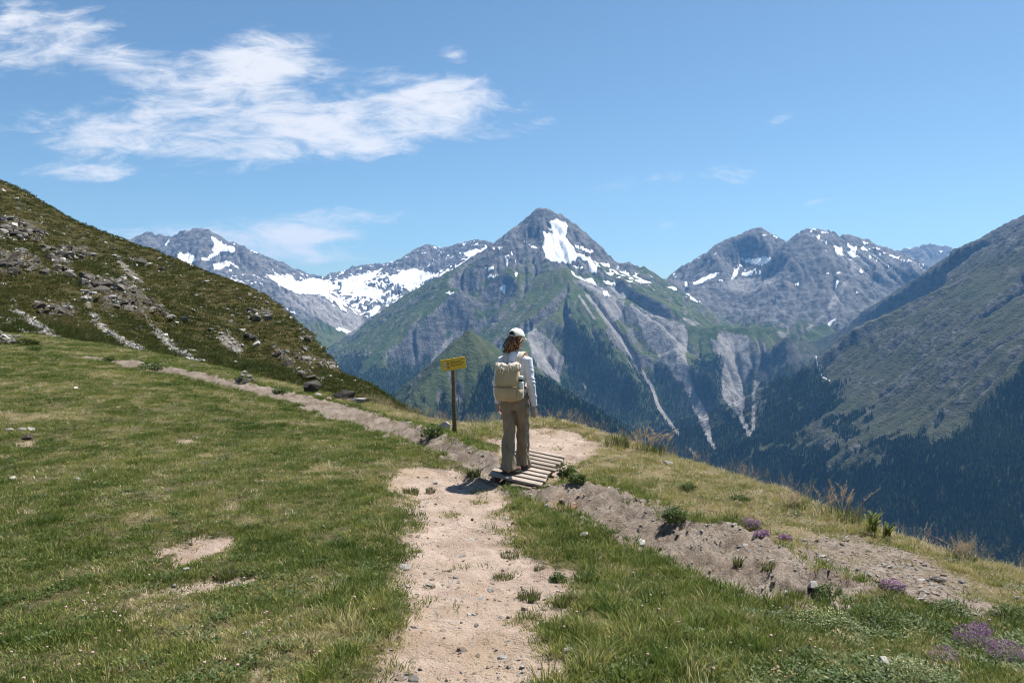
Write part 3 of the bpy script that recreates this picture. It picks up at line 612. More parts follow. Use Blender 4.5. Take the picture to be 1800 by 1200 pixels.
# the footbridge's seat: the ground under it is worn down to the deck
BR_C = np.array([.215, 9.58, -1.865]); BR_Z = math.radians(-14.3)
BR_R = Matrix.Rotation(BR_Z, 3, 'Z') @ Matrix.Rotation(math.radians(9.0), 3, 'Y') @ Matrix.Rotation(math.radians(2.0), 3, 'X')
def deck_z(x, y, up=.014):
    n = BR_R @ Vector((0, 0, 1)); c = Vector(BR_C)+n*up; return c.z-(n.x*(x-c.x)+n.y*(y-c.y))/n.z
def ground_fields(x, y):
    """height and soil fields of the near ground"""
    z = shoulder_z(x, y); w = .16*fbm(x/.55, y/.55, 4, 601)+.10*fbm(x/.16, y/.16, 3, 605)
    sp = in_poly(x, y, DPOLY); db, _ = line_dist(x, y, DBOT); dt, _ = line_dist(x, y, DTOP)
    t = db/(db+dt+1e-6); grey = sstep(sp+w*1.3, -.06, .10)
    prof = np.where(t < .22, sstep(t, 0, .22), 1-sstep(t, .16, 1.0)); wid = np.clip((db+dt)/1.2, .35, 1)
    z = z-grey*.30*prof*wid*sstep(sp+w*.6, -.05, .25)
    sh = fbm(x/.28+.8*y, y/.14, 4, 611, .55, True); crack = fbm(x/.10, y/.07+.5*x, 3, 617, .6, True)
    lay = x*2.0+y*2.6+1.5*fbm(x/.5, y/.5, 3, 613); saw = lay-np.floor(lay); lay2 = x*5.5-y*6+2.2*fbm(x/.3, y/.3, 3, 614); saw2 = lay2-np.floor(lay2)
    z = z+grey*(.046*(saw**.6-.5)+.026*(saw2**.6-.5))*sstep(fbm(x/.45, y/.45, 2, 615), -.35, .25)
    z = z+grey*(.050*sh+.036*crack)*np.clip(wid*1.3, .5, 1)
    dirt = np.zeros(x.shape)
    for p in PATH: dirt = np.maximum(dirt, sstep(in_poly(x, y, p)+1.6*w, -.30, .22))
    for p in BARE: dirt = np.maximum(dirt, .82*sstep(in_poly(x, y, p)+1.7*w, -.16, .14))
    stony = np.zeros(x.shape)
    for p in STONY: stony = np.maximum(stony, sstep(in_poly(x, y, p)+1.6*w, -.12, .08))
    orange = sstep(in_poly(x, y, ORANGE)+w, -.05, .1)
    z = z-.065*dirt*(1-grey)+(.012*fbm(x/.09, y/.09, 3, 621)+.028*fbm(x/.26, y/.26, 2, 623))*np.maximum(dirt, stony)
    z = z+(1-dirt)*(1-grey)*(.025*fbm(x/.5, y/.5, 3, 631)+.012*fbm(x/.12, y/.12, 2, 637))
    bx = (x-BR_C[0])*math.cos(BR_Z)+(y-BR_C[1])*math.sin(BR_Z); by = -(x-BR_C[0])*math.sin(BR_Z)+(y-BR_C[1])*math.cos(BR_Z)
    near = np.maximum(np.abs(bx)-.36, 0)+np.maximum(np.abs(by)-.80, 0)
    z = np.where(near < .6, np.minimum(z, deck_z(x, y, -.075)+near*.55), z)
    beyond = (t > .5) & (sp < 0) & (y > np.interp(x, np.array(DTOP)[:, 0], np.array(DTOP)[:, 1]))
    beyond = beyond & (x > -3.2)
    dry = np.where(beyond, .74+.5*fbm(x/1.0, y/1.0, 3, 641)+.3*fbm(x/.3, y/.3, 2, 642), .36+.8*fbm(x/1.6, y/1.6, 4, 643)+.55*fbm(x/.33, y/.33, 3, 647))
    return z, np.clip(dirt*(1-grey), 0, 1), grey, np.clip(stony*(1-grey), 0, 1), np.clip(dry, 0, 1), orange*grey, beyond
NGA, NGR = 640, 560
ga = np.radians(np.linspace(-43, 43, NGA)); gr = 1.3*(36/1.3)**np.linspace(0, 1, NGR)
GA, GR = np.meshgrid(ga, gr, indexing='ij'); gx = (np.tan(GA)*GR).ravel(); gyy = GR.ravel()
gz, g_dirt, g_grey, g_stony, g_dry, g_orange, g_bey = ground_fields(gx, gyy)
def gfield(A, x, y):
    """any ground field at x, y (bilinear on the mesh)"""
    fa = np.clip((np.degrees(np.arctan2(x, y))+43)/86*(NGA-1), 0, NGA-1.01); fr = np.clip(np.log(np.maximum(y, 1.31)/1.3)/math.log(36/1.3)*(NGR-1), 0, NGR-1.01)
    i = fa.astype(int); j = fr.astype(int); fa = fa-i; fr = fr-j; A = A.reshape(NGA, NGR)
    return (A[i, j]*(1-fa)+A[i+1, j]*fa)*(1-fr)+(A[i, j+1]*(1-fa)+A[i+1, j+1]*fa)*fr
def gz_at(x, y): return float(gfield(gz, np.array([x], float), np.array([y], float))[0])
def spot(u, v):
    """place on the finished near ground seen at column u, row v"""
    return ground_hit(u, v, lambda x, y: gfield(gz, x, y), 2.0, 33, 9000)
def ground_material():
    m, t, b = material('meadow_soil', .95, .1)
    pos = t.new('ShaderNodeNewGeometry').outputs['Position']
    di, gr_, st, dr, og = (t.attr(k).outputs['Fac'] for k in ('dirt', 'grey', 'stony', 'dry', 'orange'))
    a = t.noise(pos, 3, 6, .65); f = t.noise(pos, 22, 6, .7); ff = t.noise(pos, 90, 3, .6); big = t.noise(pos, .9, 4, .6)
    turf = t.mix(t.step(f, .4, .65), (.060, .058, .024), (.135, .118, .058))
    turf = t.mix(t.math('MULTIPLY', t.step(t.math('ADD', dr, t.math('SUBTRACT', f, .5)), .35, .95), .85), turf, (.22, .175, .10))
    dirt = t.mix(t.step(a, .32, .68), (.31, .232, .18), (.45, .355, .29)); dirt = t.mix(t.step(f, .52, .75, 0, .65), dirt, (.17, .128, .092))
    dirt = t.mix(t.step(big, .45, .7, 0, .5), dirt, (.33, .24, .15))
    dirt = t.mix(t.step(ff, .6, .75, 0, .6), dirt, (.40, .36, .31))
    vo = t.new('ShaderNodeTexVoronoi'); vo.feature = 'DISTANCE_TO_EDGE'; vo.inputs['Scale'].default_value = 9
    wv = t.new('ShaderNodeVectorMath', operation='ADD'); t.l.new(pos, wv.inputs[0]); nz = t.new('ShaderNodeTexNoise'); nz.inputs['Scale'].default_value = 6; t.l.new(pos, nz.inputs['Vector']); t.l.new(nz.outputs['Color'], wv.inputs[1]); t.l.new(wv.outputs[0], vo.inputs['Vector'])
    crack = t.step(vo.outputs[0], 0, .035)
    grey = t.mix(t.step(a, .35, .65), (.20, .158, .122), (.33, .275, .225)); grey = t.mix(t.step(f, .5, .75, 0, .6), grey, (.15, .125, .105))
    grey = t.mix(t.math('MULTIPLY', og, .8), grey, (.33, .185, .095))
    ston = t.mix(t.step(f, .38, .62), (.15, .115, .085), (.28, .235, .195))
    base = t.mix(st, turf, ston); base = t.mix(t.step(t.math('ADD', di, t.math('MULTIPLY', t.math('SUBTRACT', f, .5), .8)), .3, .6), base, dirt); base = t.mix(t.step(gr_, .25, .6), base, grey)
    t.l.new(base, b.inputs['Base Color'])
    bump = t.new('ShaderNodeBump'); bump.inputs['Strength'].default_value = .9; bump.inputs['Distance'].default_value = .05
    h = t.math('ADD', t.math('MULTIPLY', f, 1.0), t.math('MULTIPLY', ff, .4)); h = t.math('ADD', h, t.math('MULTIPLY', t.math('MULTIPLY', crack, gr_), .55))
    t.l.new(h, bump.inputs['Height']); t.l.new(bump.outputs[0], b.inputs['Normal'])
    return m
me = mesh_np('ground', np.stack([gx, gyy, gz], 1), grid_faces(NGA, NGR)[:, ::-1])
for k, a in (('dirt', g_dirt), ('grey', g_grey), ('stony', g_stony), ('dry', g_dry), ('orange', g_orange)): add_attr(me, k, a)
GROUND = tag(obj('ground', me, ground_material()), 'grassy mountain shoulder with a dirt path and an eroded grey ditch', 'ground', None, 'structure')

# ------------------------------------------------------------------ hillside on the left
HC = [PT(*p) for p in [(0,322,80),(80,362,80),(160,410,79),(230,455,78),(340,490,76),(440,532,72),(530,582,66),(580,632,60),(640,677,52),(680,706,46),
   (0,600,24),(150,630,26),(280,655,28),(430,690,31),(550,712,33),(640,722,36),(0,460,46),(200,560,44),(350,600,48),(480,640,50),(100,500,46),(-200,250,82),(-200,480,40),(-200,590,22)]]
HC += [PT(u, v, d*1.3)-np.array([0, 0, .13*d]) for u, v, d in [(0,322,80),(160,410,79),(340,490,76),(440,532,72),(530,582,66),(580,632,60),(640,677,52),(680,706,46)]]
HC += [np.array(p) for p in [(2,60,-16),(4,45,-12),(0,35,-8)]]
HC += [PT(*p) for p in [(0,352,64),(80,392,63),(160,436,63),(230,474,62),(340,510,61),(440,552,60),(530,592,57),(-200,290,66)]]
hill_base = tps_fit(HC, True)
def hill_z(x, y):
    z = hill_base(x, y); n = fbm(x/9, y/9, 4, 701); r = fbm(x/3.2, y/3.2, 4, 711, .55, True)
    rk = sstep(fbm(x/13+3, y/13, 3, 721)+.15*r, .08, .38)
    return z+.55*n+.5*rk*r+.10*fbm(x/1.1, y/1.1, 2, 731)
NHA, NHR = 520, 420
ha = np.radians(np.linspace(-44, -2, NHA)); hr = 19*(112/19)**np.linspace(0, 1, NHR)
HA, HR = np.meshgrid(ha, hr, indexing='ij'); hx = (np.tan(HA)*HR).ravel(); hy = HR.ravel(); hz_ = hill_z(hx, hy)
hz_ = hz_-3.0*sstep(hy, 24, 19)*0 - 1.2*(1-sstep(hy, 19, 24))
hu = 900+hx/hy*FPX; hv = HOR-hz_/hy*FPX
HSCREE = zoomed(0, 310, 3.078, [[(60,690),(130,740),(200,790),(300,860),(400,920),(520,965),(350,940),(230,870),(120,780),(60,730)], [(440,600),(480,640),(500,740),(560,800),(650,860),(760,930),(925,1028),(800,1000),(640,900),(520,820),(460,700)],
   [(-60,820),(60,865),(100,890),(-60,890)], [(780,760),(880,860),(980,950),(1110,1035),(1060,1030),(950,960),(850,870)], [(90,835),(150,855),(120,865)], [(470,880),(640,960),(680,990),(600,960)], [(1190,850),(1230,840),(1310,930),(1270,960),(1200,900)], [(0,770),(60,780),(40,800),(0,795)], [(620,410),(680,480),(770,580),(720,560),(640,470)]])
h_scree = np.zeros(hx.shape)
hw = 5*fbm(hx/1.5, hy/1.5, 3, 741)
for p in HSCREE: h_scree = np.maximum(h_scree, sstep(in_poly(hu, hv, p)+1.3*hw, -6, 2))
HROCK = zoomed(0, 310, 3.078, [[(0,220),(120,240),(280,320),(220,350),(0,340)], [(0,420),(200,440),(260,540),(120,520),(0,540)], [(300,380),(420,380),(510,420),(440,450),(320,440)], [(420,520),(560,560),(700,580),(800,650),(920,760),(940,800),(840,760),(700,740),(560,720),(480,640)], [(680,440),(760,450),(850,500),(760,480)], [(180,700),(420,720),(400,770),(220,760)], [(240,380),(330,420),(400,560),(300,520)]])
HROCK += zoomed(150, 350, 3.27, [[(930,620),(1060,650),(1050,690),(940,690)], [(930,780),(1000,800),(990,850),(920,800)], [(1080,830),(1180,930),(1160,970),(1100,900)], [(1250,770),(1300,790),(1290,820),(1250,800)], [(1200,900),(1300,920),(1460,960),(1440,990),(1250,940)], [(1180,980),(1300,1020),(1350,1060),(1250,1040)]])
h_rock = np.zeros(hx.shape)
for p in HROCK: h_rock = np.maximum(h_rock, sstep(in_poly(hu, hv, p)+2.5*hw, -8, 6))
hz_ = hz_+h_rock*(.5*fbm(hx/1.6, hy/1.6, 4, 751, .6, True))
def hill_material():
    m, t, b = material('hillside_turf', .95, .08)
    pos = t.new('ShaderNodeNewGeometry').outputs['Position']; sc_, rk = t.attr('scree').outputs['Fac'], t.attr('rock').outputs['Fac']
    a = t.noise(pos, .12, 5, .6); f = t.noise(pos, 1.6, 6, .7); ff = t.noise(pos, 7, 5, .7)
    turf = t.mix(t.step(a, .35, .65), (.044, .042, .016), (.078, .064, .027)); turf = t.mix(t.step(f, .46, .68, 0, .8), turf, (.105, .092, .040)); turf = t.mix(t.step(ff, .5, .7, 0, .6), turf, (.022, .030, .009))
    rock = t.mix(t.step(ff, .35, .65), (.042, .038, .030), (.15, .135, .11))
    sc2 = t.mix(t.step(ff, .35, .65), (.10, .092, .070), (.25, .23, .195))
    base = t.mix(t.step(t.math('ADD', rk, t.math('MULTIPLY', t.math('SUBTRACT', f, .5), 2.6)), .62, .85), turf, rock)
    base = t.mix(t.step(t.math('ADD', sc_, t.math('MULTIPLY', t.math('SUBTRACT', f, .5), 2.8)), .52, .95), base, sc2); t.l.new(base, b.inputs['Base Color'])
    bump = t.new('ShaderNodeBump'); bump.inputs['Strength'].default_value = .9; bump.inputs['Distance'].default_value = .35
    t.l.new(t.math('ADD', f, t.math('MULTIPLY', ff, .5)), bump.inputs['Height']); t.l.new(bump.outputs[0], b.inputs['Normal'])
    return m
me = mesh_np('hillside', np.stack([hx, hy, hz_], 1), grid_faces(NHA, NHR)[:, ::-1]); add_attr(me, 'scree', h_scree); add_attr(me, 'rock', h_rock)
HILL = tag(obj('hillside', me, hill_material()), 'steep olive hillside with scree streaks and rocky outcrops on the left', 'hillside', None, 'structure')
def hfield(A, x, y):
    fa = np.clip((np.degrees(np.arctan2(x, y))+44)/42*(NHA-1), 0, NHA-1.01); fr = np.clip(np.log(np.maximum(y, 19.01)/19)/math.log(112/19)*(NHR-1), 0, NHR-1.01)
    i = fa.astype(int); j = fr.astype(int); fa = fa-i; fr = fr-j; A = A.reshape(NHA, NHR)
    return (A[i, j]*(1-fa)+A[i+1, j]*fa)*(1-fr)+(A[i, j+1]*(1-fa)+A[i+1, j+1]*fa)*fr
def hspot(u, v): return ground_hit(u, v, lambda x, y: hfield(hz_, x, y), 19.2, 110, 9000)

# ------------------------------------------------------------------ grass, flowers, pebbles
def tuft_mesh(name, n, rad, h0, h1, w, bend, seed, seg=2, spread=1.0):
    r = random.Random(seed); V = []; F = []
    for k in range(n):
        a = r.uniform(0, 6.283); rr = rad*math.sqrt(r.random()); x, y = rr*math.cos(a), rr*math.sin(a)
        h = r.uniform(h0, h1); b = r.uniform(.2, 1)*bend*h; d = a+r.uniform(-1.1, 1.1) if r.random() < spread else r.uniform(0, 6.283); f = r.uniform(0, 6.283)
        wx, wy = w*.5*math.cos(f), w*.5*math.sin(f); i = len(V)
        for s in range(seg):
            t = s/seg; ww = 1-.45*t
            V += [(x+b*t*t*math.cos(d)-wx*ww, y+b*t*t*math.sin(d)-wy*ww, h*t*(1-.12*t)-.004), (x+b*t*t*math.cos(d)+wx*ww, y+b*t*t*math.sin(d)+wy*ww, h*t*(1-.12*t)-.004)]
        V.append((x+b*math.cos(d), y+b*math.sin(d), h*.88-.15*b))
        for s in range(seg-1): F += [(i+2*s, i+2*s+1, i+2*s+3), (i+2*s, i+2*s+3, i+2*s+2)]
        F.append((i+2*seg-2, i+2*seg-1, i+2*seg))
    return mesh_np(name, V, np.array(F), True)
GRASS_RAMP = [(0, (.058, .098, .016)), (.35, (.155, .195, .040)), (.62, (.315, .290, .090)), (.85, (.48, .40, .21)), (1, (.62, .52, .35))]
MAT_GRASS = tint_material('grass_blades', GRASS_RAMP, .6, .25, .38)
TURF = [proto('turf_tuft', tuft_mesh('turf_tuft', 34, .075, .008, .032, .005, 1.2, 10+k), MAT_GRASS) for k in range(5)]
LONG = [proto('long_tuft', tuft_mesh('long_tuft', 30, .055, .035, .115, .0055, .9, 30+k, 3), MAT_GRASS) for k in range(4)]
rng = np.random.default_rng(21)
def draw_ground(n, d0, d1, power=0.0, a0=-39, a1=41):
    """random places with density falling as 1/d**(power+1)"""
    a = np.radians(rng.uniform(a0, a1, n)); q = rng.random(n); e = 1-power
    d = (d0**e+(d1**e-d0**e)*q)**(1/e)
    return np.tan(a)*d, d
x, y = draw_ground(262000, 2.3, 31, .35)
di, gk, st, dr = (gfield(A, x, y) for A in (g_dirt, g_grey, g_stony, g_dry)); ls = lip_s(x, y)
thin = fbm(x/.22, y/.22, 2, 801); patch = fbm(x/.75, y/.75, 3, 803); pa2 = fbm(x/.26, y/.26, 3, 807)
ok = (di+.45*thin < rng.uniform(.02, .75, len(x))**1.3) & (gk+.3*thin < .3) & (st+.5*thin < rng.uniform(.05, 1.0, len(x))) & (ls < 2.0)
ok &= rng.random(len(x)) < np.clip(.50+.7*patch+1.1*pa2-.35*sstep(dr, .5, 1), .06, 1)
# stray tufts on the path
stray = (di > .5) & (thin > .42) & (patch > .05) & (rng.random(len(x)) < .5)
ok |= stray & (ls < 1)
x, y, dr, patch, thin, pa2 = x[ok], y[ok], dr[ok], patch[ok], thin[ok], pa2[ok]; z = gfield(gz, x, y)
tn = np.clip(.15+.64*dr+.10*gfield(g_bey.astype(float), x, y)+rng.normal(0, .17, len(x))-.2*patch-.45*pa2+.45*(rng.random(len(x)) < .10), 0, 1)
s = rng.uniform(.75, 1.35, len(x))*np.clip((y/6)**.35, .8, 1.5); hgt = s*rng.uniform(.5, 1.3, len(x))*(1+.7*np.clip(patch, 0, 1))
scatter('grass', np.stack([x, y, z], 1), np.stack([s, s, hgt], 1), rng.uniform(0, 6.28, len(x)), TURF, 'short mountain turf covering the meadow on both sides of the path', 'grass', tn, None, (rng.normal(0, .12, len(x)), rng.normal(0, .12, len(x))))
print('turf', len(x))
# longer grass: right of the path, along the ditch and in scattered clumps
LONGP = [ghit2(p) for p in [[(890,880),(960,865),(1010,900),(1100,965),(1230,1030),(1400,1085),(1800,1130),(1800,1210),(950,1210),(960,1090),(1050,1010),(960,960),(900,930)], [(600,1000),(720,1020),(710,1100),(640,1200),(560,1200)], [(590,860),(700,880),(720,960),(640,960)],
    [(1020,850),(1100,845),(1180,890),(1060,868)], [(1170,900),(1230,910),(1300,905),(1290,930),(1200,935)]]]
x, y = draw_ground(70000, 2.4, 19, .2)
lm = np.zeros(len(x))
LONGP[0] = ghit2([(890,880),(960,865),(1010,900),(1100,965),(1230,1030),(1330,1070),(1380,1120),(1330,1210),(950,1210),(960,1090),(1050,1010),(960,960),(900,930)])
for p in LONGP: lm = np.maximum(lm, sstep(in_poly(x, y, p)+.25*fbm(x/.4, y/.4, 3, 811), -.1, .15))
cl = sstep(fbm(x/.9, y/.9, 3, 815), .34, .55)
di, gk, st, dr = (gfield(A, x, y) for A in (g_dirt, g_grey, g_stony, g_dry)); ls = lip_s(x, y); thin = fbm(x/.25, y/.25, 2, 821)
ok = ((lm*(.26+.6*thin) > rng.random(len(x))) | (cl*.16 > rng.random(len(x))) | ((ls > -.5) & (ls < 1.5) & (rng.random(len(x)) < .25))) & (di+.3*thin < .35) & (gk+.25*thin < .3) & (st+.3*thin < .4) & (ls < 2)
x, y, dr, lm, ls = x[ok], y[ok], dr[ok], lm[ok], ls[ok]; z = gfield(gz, x, y)
tn = np.clip(.16+.45*dr+.3*(ls > -.6)+rng.normal(0, .20, len(x)), 0, 1); s = rng.uniform(.6, 1.15, len(x))
scatter('long_grass', np.stack([x, y, z], 1), np.stack([s, s, s*rng.uniform(.6, 1.2, len(x))], 1), rng.uniform(0, 6.28, len(x)), LONG, 'longer green grass tufts beside the path and along the ditch', 'grass', tn, None, (rng.normal(0, .1, len(x)), rng.normal(0, .1, len(x))))
print('long', len(x))
# grass hanging over both ditch edges
ex, ey = [], []
for L, off in ((DTOP, .05), (DBOT, -.04)):
    P = np.array(L); seg = np.sqrt((np.diff(P, axis=0)**2).sum(1)); cum = np.concatenate([[0], np.cumsum(seg)]); q = rng.uniform(0, cum[-1], int(cum[-1]*80)); q = q[fbm(q/.5, q*0+off*90, 3, 881) > -.12]
    ex.append(np.interp(q, cum, P[:, 0])+rng.normal(0, .09, len(q))); ey.append(np.interp(q, cum, P[:, 1])+off+rng.normal(0, .11, len(q)))
x, y = np.concatenate(ex), np.concatenate(ey); ok = (gfield(g_dirt, x, y) < .5) & (np.hypot(x-BR_C[0], y-BR_C[1]) > .75); x, y = x[ok], y[ok]; s = rng.uniform(.6, 1.15, len(x))
scatter('bank_grass', np.stack([x, y, gfield(gz, x, y)], 1), np.stack([s, s, s*rng.uniform(.5, 1.1, len(x))], 1), rng.uniform(0, 6.28, len(x)), LONG, 'grass tufts overhanging both edges of the eroded ditch', 'grass', np.clip(rng.normal(.25, .18, len(x)), 0, 1), None, (rng.normal(0, .2, len(x)), rng.normal(0, .2, len(x))))
# coarse turf on the hillside
MAT_HILLG = tint_material('hillside_tussock', [(0, (.045, .062, .014)), (.35, (.088, .098, .026)), (.62, (.165, .140, .052)), (.85, (.27, .21, .10)), (1, (.36, .28, .15))], .7, .15, .3)
HT = [proto('hill_tuft', tuft_mesh('hill_tuft', 34, .30, .06, .22, .035, .9, 50+k), MAT_HILLG) for k in range(3)]
n = 42000; a = np.radians(rng.uniform(-36, -5, n)); y = 21*(84/21)**rng.random(n); x = np.tan(a)*y
hs, hr_ = hfield(h_scree, x, y), hfield(h_rock, x, y); ok = (hs < rng.uniform(.1, .7, n)) & (hr_ < rng.uniform(.3, 1.3, n)); x, y, hr_ = x[ok], y[ok], hr_[ok]
z = hfield(hz_, x, y); ok = (y > 30) | (z > gfield(gz, x, y)-.05); x, y, z, hr_ = x[ok], y[ok], z[ok], hr_[ok]
tn = np.clip(.30+.5*fbm(x/7, y/7, 3, 831)+.3*hr_+rng.normal(0, .12, len(x)), 0, .8); s = rng.uniform(.6, 1.3, len(x))
scatter('hillside_grass', np.stack([x, y, z-.02], 1), np.stack([s, s, s*rng.uniform(.5, 1.1, len(x))], 1), rng.uniform(0, 6.28, len(x)), HT, 'olive grass tussocks on the rocky hillside', 'grass', tn)

# ---- angular stones
def stone_mesh(name, seed, flat=.6, n=16, bev=0.0):
    r = random.Random(seed); bm = bmesh.new()
    for k in range(n):
        v = Vector((r.gauss(0, 1), r.gauss(0, 1), r.gauss(0, 1))).normalized()*r.uniform(.8, 1.05)
        bm.verts.new((v.x*.5, v.y*.5*r.uniform(.7, 1), v.z*.5*flat))
    res = bmesh.ops.convex_hull(bm, input=bm.verts[:])
    bmesh.ops.delete(bm, geom=list({g for g in res['geom_interior']+res['geom_unused'] if isinstance(g, bmesh.types.BMVert)}), context='VERTS')
    bmesh.ops.recalc_face_normals(bm, faces=bm.faces[:])
    me = bpy.data.meshes.new(name); bm.to_mesh(me); bm.free()
    return me
def stone_material(name, c0, c1, scale=9):
    m, t, b = material(name, .9, .2)
    tcn = t.new('ShaderNodeTexCoord').outputs['Object']; inf = t.new('ShaderNodeObjectInfo')
    a = t.noise(tcn, scale*.35, 6, .65); f = t.noise(tcn, scale*2, 5, .7)
    base = t.mix(t.step(t.math('ADD', a, t.math('MULTIPLY', t.math('SUBTRACT', inf.outputs['Random'], .5), .5)), .3, .7), c0, c1); base = t.mix(t.step(f, .52, .72, 0, .55), base, tuple(v*.55 for v in c0)); t.l.new(base, b.inputs['Base Color'])
    bp = t.new('ShaderNodeBump'); bp.inputs['Strength'].default_value = .6; bp.inputs['Distance'].default_value = .03; t.l.new(t.math('ADD', f, a), bp.inputs['Height']); t.l.new(bp.outputs[0], b.inputs['Normal'])
    return m
MAT_PALE = stone_material('pale_stone', (.27, .25, .23), (.42, .40, .37)); MAT_GREYST = stone_material('grey_stone', (.13, .125, .12), (.27, .26, .245)); MAT_DARK = stone_material('dark_stone', (.038, .033, .029), (.10, .088, .075)); MAT_WARM = stone_material('warm_stone', (.22, .17, .13), (.36, .29, .23))
PEB = [proto('pebble', stone_mesh('pebble', 900+k, .42, 13), [MAT_PALE, MAT_WARM, MAT_WARM, MAT_PALE, MAT_WARM, MAT_GREYST, MAT_WARM, MAT_PALE][k % 8]) for k in range(8)]
x, y = draw_ground(75000, 2.3, 14, .2); di, gk, st = (gfield(A, x, y) for A in (g_dirt, g_grey, g_stony)); nb = fbm(x/.4, y/.4, 3, 841)
ok = ((di > .35)*(.22+.4*np.clip(nb, 0, 1)) > rng.random(len(x))) | ((gk > .5)*(.22+.4*np.clip(nb, 0, 1)) > rng.random(len(x))) | ((st > .35)*.42 > rng.random(len(x)))
ok &= lip_s(x, y) < .5
x, y, st, gk = x[ok], y[ok], st[ok], gk[ok]; s = np.clip(rng.lognormal(-4.25, .6, len(x))*(1+.7*(st > .35)+.55*(gk > .4)), .006, .06); z = gfield(gz, x, y)+s*.08
scatter('gravel', np.stack([x, y, z], 1), s, rng.uniform(0, 6.28, len(x)), PEB, 'loose gravel and small stones on the path, in the ditch and on the bare bank', 'gravel', None, None, (rng.normal(0, .3, len(x)), rng.normal(0, .3, len(x))))
HPEB = [proto('scree_stone', stone_mesh('scree_stone', 940+k, .5, 12), [MAT_GREYST, MAT_GREYST, MAT_PALE][k % 3]) for k in range(6)]
n = 90000; a = np.radians(rng.uniform(-36, -5, n)); y = 21*(84/21)**rng.random(n); x = np.tan(a)*y; hs, hr_ = hfield(h_scree, x, y), hfield(h_rock, x, y)
ok = (hs*.40 > rng.random(n)) | (hr_*.22 > rng.random(n)) | (rng.random(n) < .03); x, y = x[ok], y[ok]; z = hfield(hz_, x, y); s = np.clip(rng.lognormal(-1.55, .5, len(x)), .07, .7)*np.clip(y/45, .6, 1.3)
scatter('scree', np.stack([x, y, z], 1), s, rng.uniform(0, 6.28, len(x)), HPEB, 'pale scree stones in streaks down the left hillside', 'scree', None, None, (rng.normal(0, .3, len(x)), rng.normal(0, .3, len(x))))
# ---- clover heads
def ico_mesh(name, r, sub=1, sq=1.0):
    bm = bmesh.new(); bmesh.ops.create_icosphere(bm, subdivisions=sub, radius=r)
    for v in bm.verts: v.co.z *= sq
    me = bpy.data.meshes.new(name); bm.to_mesh(me); bm.free(); return me
MAT_CLOVER = tint_material('clover_petals', [(0, (.40, .29, .24)), (.5, (.48, .33, .29)), (1, (.33, .24, .14))], .8)
CLO = [proto('clover_head', ico_mesh('clover_head', .5, 1, .8), MAT_CLOVER)]
CZONE = [(ghit2(p), w) for p, w in [([(0,1000),(420,1020),(560,1110),(560,1210),(0,1210)], .35), ([(1150,860),(1290,845),(1480,915),(1560,960),(1380,960),(1250,920)], 1.0), ([(1050,800),(1150,810),(1200,850),(1080,850)], .5), ([(1100,1020),(1450,1090),(1500,1210),(1000,1210)], .12), ([(1500,980),(1640,970),(1790,1040),(1790,1080),(1640,1040)], .6)]]
x, y = draw_ground(40000, 2.4, 12, .1); pr = np.full(len(x), .015)
for p, w in CZONE: pr = np.maximum(pr, w*sstep(in_poly(x, y, p), -.2, .3)*np.clip(.25+1.2*fbm(x/.5, y/.5, 3, 851), 0, 1))
ok = (pr*.5 > rng.random(len(x))) & (gfield(g_dirt, x, y) < .3) & (gfield(g_grey, x, y) < .3) & (lip_s(x, y) < .6); x, y = x[ok], y[ok]
scatter('clover_flowers', np.stack([x, y, gfield(gz, x, y)+rng.uniform(.025, .07, len(x))], 1), rng.uniform(.010, .019, len(x)), rng.uniform(0, 6, len(x)), CLO, 'faded pink clover heads dotted through the turf', 'flowers')
# ---- low leafy herbs mixed through the turf
def herb_proto(seed):
    r = random.Random(seed); V = []; F = []
    for k in range(40):
        a = r.uniform(0, 6.283); q = math.sqrt(r.random())*.08; p = Vector((q*math.cos(a), q*math.sin(a), r.uniform(.008, .035))); d = Vector((math.cos(a)+r.gauss(0, .5), math.sin(a)+r.gauss(0, .5), .4+r.gauss(0, .3))).normalized(); sd = d.cross(Vector((r.gauss(0, .3), r.gauss(0, .3), 1))).normalized(); l = r.uniform(.014, .032); w = l*.3; i = len(V)
        V += [tuple(p-d*l*.5), tuple(p+sd*w), tuple(p+d*l*.5), tuple(p-sd*w)]; F += [(i, i+1, i+2), (i, i+2, i+3)]
    return mesh_np('herb_leaves', V, np.array(F), False)
MAT_HERB = tint_material('low_herbs', [(0, (.042, .072, .016)), (.5, (.085, .120, .028)), (.85, (.17, .17, .055)), (1, (.28, .20, .10))], .55, .25, .3)
HERBP = [proto('herb_leaves', herb_proto(1500+k), MAT_HERB) for k in range(4)]
HZ = ghit2([(1330,1080),(1480,1060),(1620,1060),(1800,1100),(1800,1210),(1300,1210)])
x, y = draw_ground(60000, 2.4, 16, .1); hd = fbm(x/.6, y/.6, 4, 871); pr = np.where(in_poly(x, y, HZ)+.3*hd > 0, .95, .22)*np.clip(.35+1.6*hd, 0, 1)
ok = (pr > rng.random(len(x))) & (gfield(g_dirt, x, y) < .25) & (gfield(g_grey, x, y) < .25) & (gfield(g_stony, x, y) < .5) & (lip_s(x, y) < .5); x, y, hd = x[ok], y[ok], hd[ok]; s = rng.uniform(.4, .9, len(x))
scatter('herbs', np.stack([x, y, gfield(gz, x, y)], 1), s, rng.uniform(0, 6.28, len(x)), HERBP, 'low leafy herbs mixed through the turf', 'herbs', np.clip(.35+rng.normal(0, .25, len(x)), 0, 1))
